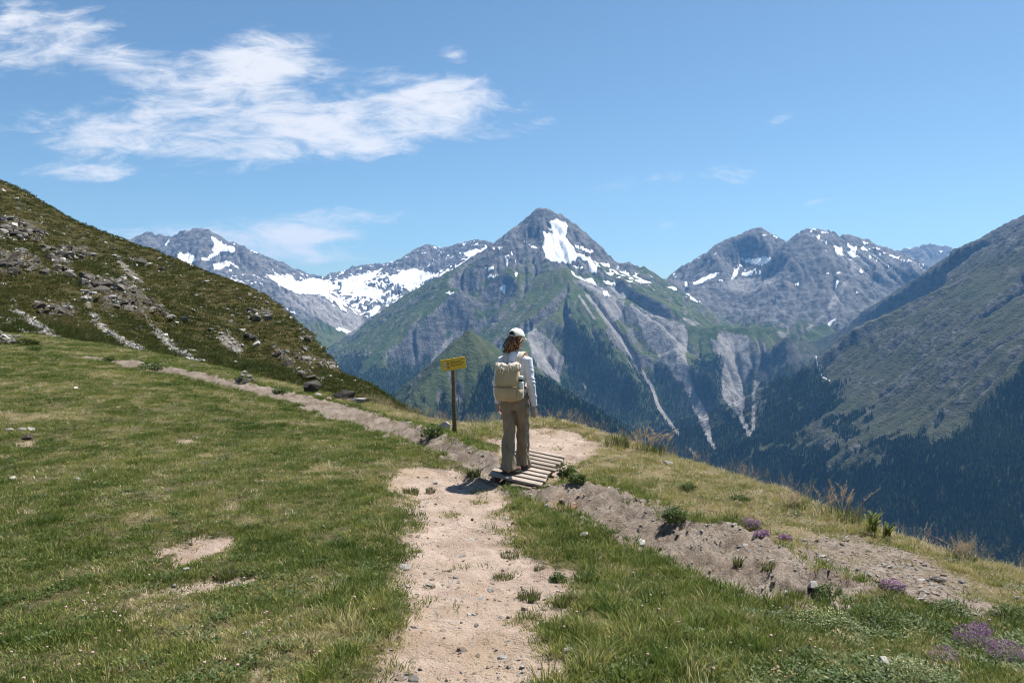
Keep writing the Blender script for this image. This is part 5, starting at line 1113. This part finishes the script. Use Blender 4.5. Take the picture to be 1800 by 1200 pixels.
brd = obj('board', board_mesh('board', BW, .014, BH, .003), MAT_YEL, sign, (.006, -.046, PH-.008-BH*.5)); brd.rotation_euler = (0, math.radians(-6.5), math.radians(6))
def flat_marks(name, quads, mat, parent, y):
    V = []; F = []
    for (x0, z0, x1, z1) in quads:
        i = len(V); V += [(x0, y, z0), (x1, y, z0), (x1, y, z1), (x0, y, z1)]; F.append((i, i+1, i+2, i+3))
    return obj(name, mesh_np(name, V, np.array(F), False), mat, parent)
def scribble(x0, x1, z0, h, seed):
    """a line of print too worn and small to read: short upright and level strokes"""
    r = random.Random(seed); q = []; x = x0
    while x < x1:
        w = r.uniform(.006, .010)
        q.append((x, z0, x+.0050, z0+h)); 
        for lvl in r.sample((0, .42, .84), 2): q.append((x, z0+h*lvl, x+w*.8, z0+h*(lvl+.22)))
        x += w+.0034
    return q
fy = -.0078
flat_marks('lettering', scribble(-.045, .055, .012, .022, 1)+scribble(.064, .118, .014, .022, 2)+scribble(-.048, .028, -.030, .024, 3)+scribble(.036, .120, -.028, .022, 4)+scribble(-.118, -.02, .045, .008, 5)+scribble(.0, .02, .046, .014, 6)+scribble(.118, .148, .052, .010, 8), MAT_INK, brd, fy)
flat_marks('pictogram', [(-.155, -.055, -.108, .038)], MAT_CRM, brd, fy); flat_marks('pictogram', [(-.150, -.03, -.142, .0), (-.132, -.038, -.122, .002), (-.114, -.03, -.110, .002), (-.148, .012, -.118, .026)], MAT_GRN, brd, fy-.0006); flat_marks('pictogram', [(-.098, -.058, -.066, .034)], MAT_RED, brd, fy); flat_marks('pictogram', [(-.092, -.03, -.085, .0), (-.078, -.032, -.072, .0)], MAT_CRM, brd, fy-.0006)
me = mesh_np('arrow', [(.128, fy, .020), (.150, fy, .010), (.146, fy, -.006), (.135, fy, -.012), (.140, fy, .004), (.126, fy, .010)], np.array([(0, 1, 4), (1, 2, 4), (2, 3, 4), (0, 4, 5)]), False); obj('arrow', me, MAT_INK, brd)

# ------------------------------------------------------------------ stones
def stone(name, u, v, size, mat, label, seed, flat=.55, rz=0.0, sink=.25, dims=None, place=spot, cat='stone', lift=0.0, group=None):
    p = place(u, v); s = size/FPX*p[1]; o = obj(name, stone_mesh(name, seed, flat, 20), mat)
    d = dims or (1, .8, 1); o.scale = (s*d[0], s*d[1], s*d[2]); o.rotation_euler = (random.Random(seed).uniform(-.12, .12), random.Random(seed+1).uniform(-.12, .12), rz)
    o.location = (p[0], p[1], p[2]+s*d[2]*flat*(.5-sink)+lift/FPX*p[1]); return tag(o, label, cat, group)
stone('boulder', 546, 690, 33, MAT_DARK, 'dark upright boulder on the bank between the cairn and the long slab', 201, .95, .3, .12, (1.1, .8, 1.05), cat='boulder')
stone('boulder', 603, 703, 46, MAT_DARK, 'dark broad boulder with brown flank beside the sloping slab', 202, .5, .1, .15, (1, .7, 1.0), cat='boulder')
stone('slab', 632, 708, 40, MAT_GREYST, 'long low grey slab sloping down at the right of the dark boulder', 203, .32, -.2, .1, (1.1, .6, .9), cat='slab')
stone('stone', 576, 704, 18, MAT_WARM, 'small brown stone just left of the broad dark boulder', 204, .6)
stone('stone', 559, 696, 16, MAT_PALE, 'pale stone at the foot of the dark upright boulder', 224, .5)
# cairn
for k, (u, v, sz, mt, lb, fl_, lf) in enumerate([(420, 672, 17, MAT_DARK, 'dark stone at the left foot of the small cairn', .6, 0), (432, 673, 15, MAT_PALE, 'round pale stone in the front of the small cairn', .8, 0), (443, 672, 14, MAT_DARK, 'dark stone at the right foot of the small cairn', .6, 0), (426, 672, 14, MAT_GREYST, 'grey stone in the middle layer of the small cairn', .55, 8.5), (438, 672, 14, MAT_PALE, 'pale stone leaning in the middle layer of the small cairn', .55, 7.5), (431, 672, 12, MAT_PALE, 'pale pointed stone on top of the small cairn', .7, 14.5), (449, 673, 10, MAT_DARK, 'small dark stone lying apart just right of the small cairn', .6, 0)]):
    stone('stone', u, v, sz, mt, lb, 210+k, fl_, k*.7, .12, None, spot, 'stone', lf)
stone('boulder', 781, 756, 26, MAT_PALE, 'pale boulder beside the base of the signpost', 230, .8, .5, .25, (.95, .8, 1.15), cat='boulder')
ST = [(16, 757, 17, MAT_PALE, 'leftmost pale flat stone of the row in the left meadow', .35), (38, 757, 20, MAT_GREYST, 'middle grey flat stone of the row in the left meadow', .35), (54, 757, 22, MAT_PALE, 'pale flat stone at the right end of the row in the left meadow', .45), (48, 771, 20, MAT_DARK, 'dark stone just below the row of flat stones in the left meadow', .6),
 (133, 683, 16, MAT_PALE, 'lone pale flat stone in the upper left meadow', .3), (345, 771, 11, MAT_WARM, 'brown stone alone in the middle of the left meadow', .6), (22, 843, 18, MAT_PALE, 'pale stone near the left edge of the meadow', .4), (136, 843, 14, MAT_PALE, 'small pale stone in the left meadow right of the stone near the edge', .4),
 (712, 998, 33, MAT_PALE, 'large flat pale stone on the left side of the path', .22), (965, 1051, 25, MAT_GREYST, 'flat bluish grey stone right of the path by the grass clump', .25), (1028, 943, 27, MAT_PALE, 'flat pale stone in the grass below the ditch', .35), (1127, 956, 26, MAT_PALE, 'pale stone lying in the ditch right of the flat pale stone', .5), (1000, 1146, 25, MAT_PALE, 'pale stone half sunk in grass at the lower right of the path', .4),
 (1430, 1034, 30, MAT_PALE, 'white angular block at the lower end of the grey outcrop', .6), (727, 1194, 34, MAT_GREYST, 'flat bluish grey stone at the bottom edge of the path', .2), (848, 803, 13, MAT_PALE, 'pale stone on the ditch bank left of the hiker', .6), (829, 949, 17, MAT_PALE, 'flat stone embedded in the upper middle of the path', .15), (765, 850, 14, MAT_PALE, 'pale stone at the upper left edge of the path', .5), (1553, 1172, 40, MAT_PALE, 'pale stone in flowering herbs at the bottom right', .75),
 (1648, 1022, 30, MAT_GREYST, 'larger grey green slab among the herbs near the right edge of the bank', .35), (1690, 1024, 18, MAT_GREYST, 'smaller grey green slab right of the larger slab on the right bank', .4), (1790, 1052, 15, MAT_PALE, 'pale stone at the far right edge of the bank', .5), (328, 1001, 13, MAT_PALE, 'small white stone between the two bare patches in the meadow', .5), (307, 1030, 13, MAT_PALE, 'grey stone in the lower bare patch of the meadow', .35), (335, 958, 12, MAT_DARK, 'dark stone in the upper bare patch of the meadow', .5), (38, 989, 22, MAT_WARM, 'brown stone in the lower left meadow', .4), (1175, 817, 24, MAT_PALE, 'pale stone on the turf close to the lip of the drop', .45), (811, 1095, 7, MAT_WARM, 'small brown pebble in the middle of the lower path', .8), (830, 914, 9, MAT_DARK, 'dark pebble on the upper path', .6), (988, 882, 15, MAT_GREYST, 'bluish stone on the orange soil below the footbridge', .4), (912, 1160, 14, MAT_WARM, 'flat brown stone at the right edge of the lower path', .3)]
for k, (u, v, sz, mt, lb, fl_) in enumerate(ST): stone('stone', u, v, sz, mt, lb, 260+3*k, fl_, k*1.3, .12 if fl_ < .45 else .25)
# rocks of the hillside outcrops
MAT_OUT = stone_material('outcrop_stone', (.075, .068, .058), (.17, .155, .135)); rr = random.Random(99); ROCKM = [stone_mesh('rock', 500+k, .6, 18) for k in range(10)]
cnt = 0
for p in HROCK:
    P = np.array(p); a = 0.5*abs(np.dot(P[:, 0], np.roll(P[:, 1], 1))-np.dot(P[:, 1], np.roll(P[:, 0], 1))); m = int(max(3, min(40, a/70)))
    lo, hi = P.min(0), P.max(0); tries = 0
    while m > 0 and tries < 200:
        tries += 1; u, v = rr.uniform(lo[0], hi[0]), rr.uniform(lo[1], hi[1])
        if in_poly(np.array([u]), np.array([v]), p)[0] < 0 or u < 2: continue
        q = hspot(u, v)
        if q[1] > 84: continue
        s = rr.uniform(6, 24)/FPX*q[1]; o = obj('rock', ROCKM[cnt % 10], None, HILL, (q[0], q[1], q[2]+s*.02)); o.scale = (s*rr.uniform(.9, 1.5), s, s*rr.uniform(.8, 1.4)); o.rotation_euler = (rr.uniform(-.3, .3), rr.uniform(-.1, .5), rr.uniform(0, 6.28)); m -= 1; cnt += 1
for k, me in enumerate(ROCKM): me.materials.append([MAT_DARK, MAT_OUT, MAT_DARK, MAT_OUT, MAT_DARK][k % 5])

# ------------------------------------------------------------------ plants
def leaf_mesh(name, n, rad, h, leaf, seed, upright=.3, dome=True):
    """a clump of n pointed leaves through a low dome"""
    r = random.Random(seed); V = []; F = []
    for k in range(n):
        a = r.uniform(0, 6.283); q = math.sqrt(r.random()); x, y = rad*q*math.cos(a), rad*q*math.sin(a); z = h*r.uniform(.15, 1)*(1-.55*q*q if dome else 1)
        d = Vector((math.cos(a)+r.gauss(0, .5), math.sin(a)+r.gauss(0, .5), upright+r.gauss(0, .35))).normalized(); sd = d.cross(Vector((r.gauss(0, .3), r.gauss(0, .3), 1))).normalized(); up = sd.cross(d)
        l = leaf*r.uniform(.6, 1.3); w = l*.24; p = Vector((x, y, z)); i = len(V)
        V += [tuple(p-d*l*.5), tuple(p+sd*w+up*w*.35), tuple(p+d*l*.5-up*l*.12), tuple(p-sd*w+up*w*.35)]; F += [(i, i+1, i+2), (i, i+2, i+3)]
    return mesh_np(name, V, np.array(F), False)
def leaf_material(name, c0, c1, trans=.35):
    m, t, b = material(name, .55, .25); tcn = t.new('ShaderNodeNewGeometry'); rnd = tcn.outputs['Random Per Island']
    col = t.mix(rnd, c0, c1); t.l.new(col, b.inputs['Base Color']); tr = t.new('ShaderNodeBsdfTranslucent'); t.l.new(col, tr.inputs[0]); mx_ = t.new('ShaderNodeMixShader'); mx_.inputs[0].default_value = trans
    t.l.new(b.outputs[0], mx_.inputs[1]); t.l.new(tr.outputs[0], mx_.inputs[2]); t.l.new(mx_.outputs[0], m.node_tree.nodes['Material Output'].inputs[0]); return m
MAT_LEAF = leaf_material('herb_leaves', (.040, .072, .016), (.11, .155, .040)); MAT_LEAFY = leaf_material('yellow_green_leaves', (.10, .14, .018), (.26, .27, .035)); MAT_STRAW = leaf_material('straw', (.24, .18, .11), (.46, .37, .25)); MAT_PURP = leaf_material('thyme_flowers', (.12, .045, .13), (.27, .125, .27), .3); MAT_BLOOM = leaf_material('bedstraw_bloom', (.34, .36, .17), (.56, .55, .32), .3); MAT_GREEN = leaf_material('green_blades', (.055, .088, .018), (.15, .175, .05))
def plant(name, u, v, w, h, label, cat, parts, place=spot, seed=0):
    """parts: list of (part name, mesh kind, count, leaf px, material, height factor, lift factor)"""
    p = place(u, v); k = p[1]/FPX; e = empty(name, (p[0], p[1], p[2]-.01)); tag(e, label, cat)
    for q, (pn, kind, n, leaf, mat, hf, lf) in enumerate(parts):
        if kind == 'leaf': me = leaf_mesh(pn, n, w*.5*k, h*k*hf, leaf*k, seed+q)
        elif kind == 'upright': me = leaf_mesh(pn, n, w*.5*k, h*k*hf, leaf*k, seed+q, 1.6, False)
        elif kind == 'blade': me = tuft_mesh(pn, n, w*.34*k, h*k*.45, h*k*hf, max(2.2, leaf)*k*.7, .55, seed+q, 3)
        elif kind == 'frond': me = frond_mesh(pn, n, w*k, h*k, k, seed+q)
        else: me = stalk_big(pn, n, w*k, h*k, k, seed+q)
        tag(obj(pn, me, mat, e, (0, 0, h*k*lf)), None, None, None, 'stuff')
    return e
def stalk_big(name, n, w, h, k, seed):
    r = random.Random(seed); V = []; F = []
    for j in range(n):
        x, y = r.gauss(0, w*.16), r.gauss(0, w*.12); hh = h*r.uniform(.6, 1.05); bx_, by_ = r.gauss(0, w*.22), r.gauss(0, w*.15); pts = [Vector((x+bx_*t_*t_, y+by_*t_*t_, hh*t_)) for t_ in (0, .3, .55, .75, .9, 1)]
        i = len(V)
        for q, p in enumerate(pts): V.extend([tuple(p+Vector((-.4*k, 0, 0))), tuple(p+Vector((.4*k, .2*k, 0)))])
        F.extend([(i+2*q, i+2*q+1, i+2*q+3, i+2*q+2) for q in range(5)])
        for q in range(44):
            t_ = r.uniform(.60, 1.0); c = Vector((x+bx_*t_*t_, y+by_*t_*t_, hh*t_)); e = r.uniform(0, 6.28); l = r.uniform(1.5, 5)*k*(1.2-t_)*2.2; d = Vector((math.cos(e), math.sin(e)*.8, .8)); i = len(V)
            V.extend([tuple(c), tuple(c+d*l+Vector((-.45*k, 0, 0))), tuple(c+d*l*1.3), tuple(c+d*l+Vector((.45*k, .3*k, -.5*k)))]); F.append((i, i+1, i+2, i+3))
    return mesh_np(name, V, np.array(F), False)
HERB = lambda n, l=7: [('leaves', 'leaf', n, l, MAT_LEAF, 1.0, 0), ('blades', 'blade', 60, 1.6, MAT_GREEN, 1.1, 0)]
GRS = lambda n: [('blades', 'blade', n, 1.7, MAT_GREEN, 1.0, 0), ('dry_blades', 'blade', n//4, 1.5, MAT_STRAW, 1.05, 0)]
plant('herb_clump', 762, 768, 46, 26, 'dark leafy herb clump against the pale boulder by the signpost', 'plant', HERB(320), seed=1000)
plant('herb_clump', 996, 842, 34, 34, 'dark green herb clump at the right side of the footbridge', 'plant', HERB(260), seed=1010)
plant('herb_clump', 1014, 848, 34, 22, 'green grassy clump just right of the herb clump by the footbridge', 'plant', HERB(180), seed=1015)
plant('herb_clump', 1185, 915, 44, 32, 'broad dark herb clump hanging over the ditch bank', 'plant', HERB(320), seed=1020)
plant('herb_clump', 1208, 862, 34, 18, 'low dark herb cushion on the dry turf nearest the herb clump of the ditch bank', 'plant', HERB(180, 6), seed=1030)
plant('herb_clump', 1300, 880, 36, 14, 'low dark herb cushion on the dry turf near the lip, right of the other cushion', 'plant', HERB(180, 6), seed=1040)
plant('herb_clump', 1400, 1050, 30, 26, 'spiky green clump left of the white angular block', 'plant', GRS(140), seed=1050)
plant('herb_clump', 1458, 1052, 52, 32, 'dark herb clump right of the white angular block', 'plant', HERB(300), seed=1060)
plant('herb_clump', 980, 1020, 34, 16, 'leafy rosette on bare soil right of the path', 'plant', HERB(90, 10), seed=1070)
plant('grass_clump', 930, 1053, 56, 26, 'grey green grass clump beside the flat bluish stone', 'grass clump', GRS(190), seed=1080)
plant('grass_clump', 883, 1018, 50, 16, 'sparse grass clump in the middle right of the path', 'grass clump', GRS(150), seed=1090)
plant('grass_clump', 898, 978, 52, 16, 'sparse grass clump at the right path edge above the others', 'grass clump', GRS(150), seed=1095)
plant('grass_clump', 948, 1000, 26, 12, 'tiny grass clump left of the leafy rosette', 'grass clump', GRS(70), seed=1100)
plant('grass_clump', 755, 1030, 30, 10, 'tiny grass clump on the path below the large flat stone', 'grass clump', GRS(70), seed=1105)
plant('grass_clump', 785, 1005, 26, 9, 'tiny grass clump on the path right of the large flat stone', 'grass clump', GRS(60), seed=1110)
plant('grass_clump', 833, 836, 34, 18, 'green grass clump in the ditch left of the hiker', 'grass clump', GRS(120), seed=1115)
plant('grass_clump', 722, 868, 38, 18, 'green grass clump at the upper left edge of the path', 'grass clump', GRS(130), seed=1120)
plant('grass_clump', 757, 865, 22, 14, 'small grass clump right of the clump at the upper path edge', 'grass clump', GRS(70), seed=1125)
plant('grass_clump', 992, 1065, 44, 30, 'upright grass clump right of the flat bluish stone', 'grass clump', GRS(160), seed=1130)
plant('grass_clump', 398, 1015, 54, 24, 'fine green grass tussock between the two bare meadow patches', 'grass clump', GRS(260), seed=1135)
plant('grass_clump', 1296, 992, 22, 24, 'small green tuft growing on the grey outcrop', 'grass clump', GRS(80), seed=1140)
plant('grass_clump', 1350, 1000, 34, 22, 'green and rusty tuft on the grey outcrop, right of the small tuft', 'grass clump', GRS(100), seed=1145)
plant('shrub', 265, 650, 46, 16, 'tall green herb bush at the near end of the scree streak', 'shrub', HERB(260, 6), seed=1150)
plant('shrub', 60, 617, 30, 12, 'dark green bush at the top left of the meadow', 'shrub', HERB(180, 5), seed=1155)
plant('shrub', 192, 634, 24, 9, 'small green bush on the ditch bank left of the tall herb bush', 'shrub', HERB(120, 5), seed=1160)
plant('shrub', 492, 690, 30, 12, 'small green bush beside the ditch between cairn and dark boulder', 'shrub', HERB(120, 5), seed=1165)
TH = lambda n: [('leaves', 'leaf', n, 5, MAT_LEAF, .7, 0), ('flowers', 'leaf', int(n*1.9), 4, MAT_PURP, .9, .3)]
plant('thyme_cushion', 1318, 928, 40, 18, 'purple thyme cushion on top of the grey outcrop', 'flowers', TH(170), seed=1200)
plant('thyme_cushion', 1340, 944, 30, 14, 'purple thyme cushion spilling down just right of the outcrop top', 'flowers', TH(120), seed=1205)
plant('thyme_cushion', 1380, 949, 26, 11, 'small purple thyme cushion farthest back on the bank', 'flowers', TH(100), seed=1210)
plant('thyme_cushion', 1568, 1036, 46, 18, 'purple thyme cushion in the middle of the right bank', 'flowers', TH(190), seed=1215)
plant('thyme_cushion', 1712, 1140, 70, 40, 'tall purple thyme clump near the bottom right corner', 'flowers', TH(300), seed=1220)
plant('thyme_cushion', 1772, 1168, 70, 42, 'bright purple thyme clump in the bottom right corner', 'flowers', TH(320), seed=1225)
plant('thyme_cushion', 1725, 1118, 40, 26, 'small purple thyme clump above the tall one at the right', 'flowers', TH(130), seed=1230)
plant('thyme_cushion', 1660, 1165, 50, 30, 'faded purple thyme patch left of the tall clumps', 'flowers', TH(110), seed=1235)
BS = lambda n: [('leaves', 'leaf', n, 5, MAT_LEAF, .7, 0), ('flowers', 'leaf', n, 3.4, MAT_BLOOM, .8, .2)]
plant('bedstraw', 1450, 1100, 110, 34, 'pale yellow flowering bedstraw patch below the white angular block', 'flowers', BS(520), seed=1240)
plant('bedstraw', 1600, 1196, 120, 40, 'pale yellow flowering bedstraw patch at the bottom right edge', 'flowers', BS(560), seed=1245)
plant('bedstraw', 1545, 1098, 100, 40, 'dark green herb mat between the two pale bedstraw patches', 'plant', HERB(460), seed=1250)
plant('herb_clump', 1670, 1075, 70, 24, 'green herb mat above the purple thyme at the right', 'plant', HERB(300), seed=1255)
plant('herb_clump', 1770, 1085, 60, 26, 'green herb clump near the right edge of the photo', 'plant', HERB(280), seed=1260)
def frond_mesh(name, n, w, h, k, seed):
    """arching fronds with paired leaflets"""
    r = random.Random(seed); V = []; F = []
    for j in range(n):
        a = r.uniform(0, 6.283); x, y = r.gauss(0, w*.10), r.gauss(0, w*.08); L = h*r.uniform(.65, 1.1); b = w*r.uniform(.15, .5); D = Vector((math.cos(a), math.sin(a), 0)); S = Vector((-math.sin(a), math.cos(a), 0))
        for q in range(14):
            t_ = .15+.85*q/13; c = Vector((x, y, 0))+D*(b*t_*t_)+Vector((0, 0, L*(t_-.22*t_*t_*t_))); l = 7.5*k*(1-.75*t_)+1.5*k
            for s in (-1, 1):
                d = (S*s+Vector((0, 0, .75))+D*.3).normalized(); p = d.cross(Vector((0, 0, 1))).normalized()*1.1*k; i = len(V); V.extend([tuple(c), tuple(c+d*l*.5+p), tuple(c+d*l), tuple(c+d*l*.5-p)]); F.append((i, i+1, i+2, i+3))
        i = len(V)
        for q in range(6): t_ = q/5; c = Vector((x, y, 0))+D*(b*t_*t_)+Vector((0, 0, L*(t_-.22*t_**3))); V.extend([tuple(c-S*.4*k), tuple(c+S*.4*k)])
        F.extend([(i+2*q, i+2*q+1, i+2*q+3, i+2*q+2) for q in range(5)])
    return mesh_np(name, V, np.array(F), False)
FN = lambda n: [('fronds', 'frond', n//11, 15, MAT_LEAFY, 1.0, 0)]
plant('fern', 1533, 940, 36, 50, 'taller bright yellow green leafy plant at the lip of the drop', 'plant', FN(170), seed=1300)
plant('fern', 1558, 946, 26, 34, 'shorter bright yellow green leafy plant right of the taller one', 'plant', FN(110), seed=1305)
SD = lambda n: [('stalks', 'stalk', n, 3, MAT_STRAW, 1, 0), ('blades', 'blade', 90, 1.6, MAT_GREEN, .45, 0)]
plant('seeding_grass_clump', 1478, 912, 110, 66, 'tall feathery reddish grass clump standing above the drop left of the bright leafy plants', 'grass clump', SD(15), seed=1310)
plant('seeding_grass_clump', 1140, 795, 84, 44, 'tall pale feathery grass clump at the lip right of the footbridge', 'grass clump', SD(14), seed=1315)
plant('seeding_grass_clump', 1395, 895, 56, 36, 'straw coloured grass clump at the lip left of the tall reddish clump', 'grass clump', SD(10), seed=1320)
plant('seeding_grass_clump', 1085, 784, 60, 30, 'green and straw grass clump at the lip nearest the footbridge', 'grass clump', GRS(160), seed=1325)
plant('seeding_grass_clump', 1690, 985, 70, 40, 'thin dark grass clump at the lip near the right edge', 'grass clump', SD(16), seed=1330)
# ------------------------------------------------------------------ the air
def box_mesh(name, lo, hi):
    x0, y0, z0 = lo; x1, y1, z1 = hi
    V = [(x0,y0,z0),(x1,y0,z0),(x1,y1,z0),(x0,y1,z0),(x0,y0,z1),(x1,y0,z1),(x1,y1,z1),(x0,y1,z1)]
    F = [(0,3,2,1),(4,5,6,7),(0,1,5,4),(1,2,6,5),(2,3,7,6),(3,0,4,7)]
    return mesh_np(name, V, np.array(F), False)
hm = bpy.data.materials.new('air'); hm.use_nodes = True; t = NT(hm.node_tree); t.n.clear()
ho = t.new('ShaderNodeOutputMaterial'); pv = t.new('ShaderNodeVolumePrincipled'); t.l.new(pv.outputs[0], ho.inputs['Volume'])
pv.inputs['Color'].default_value = (.20, .50, 1.0, 1); pv.inputs['Density'].default_value = HAZE_D; pv.inputs['Anisotropy'].default_value = 0.2
zmin = float(mz.min())-5; zmax = float(mz.max())+40
hz = obj('haze', box_mesh('haze', (-13500, -200, zmin), (13500, 16200, zmax)), hm)
tag(hz, 'thin blue summer haze filling the air over the valley', 'haze', None, 'stuff')
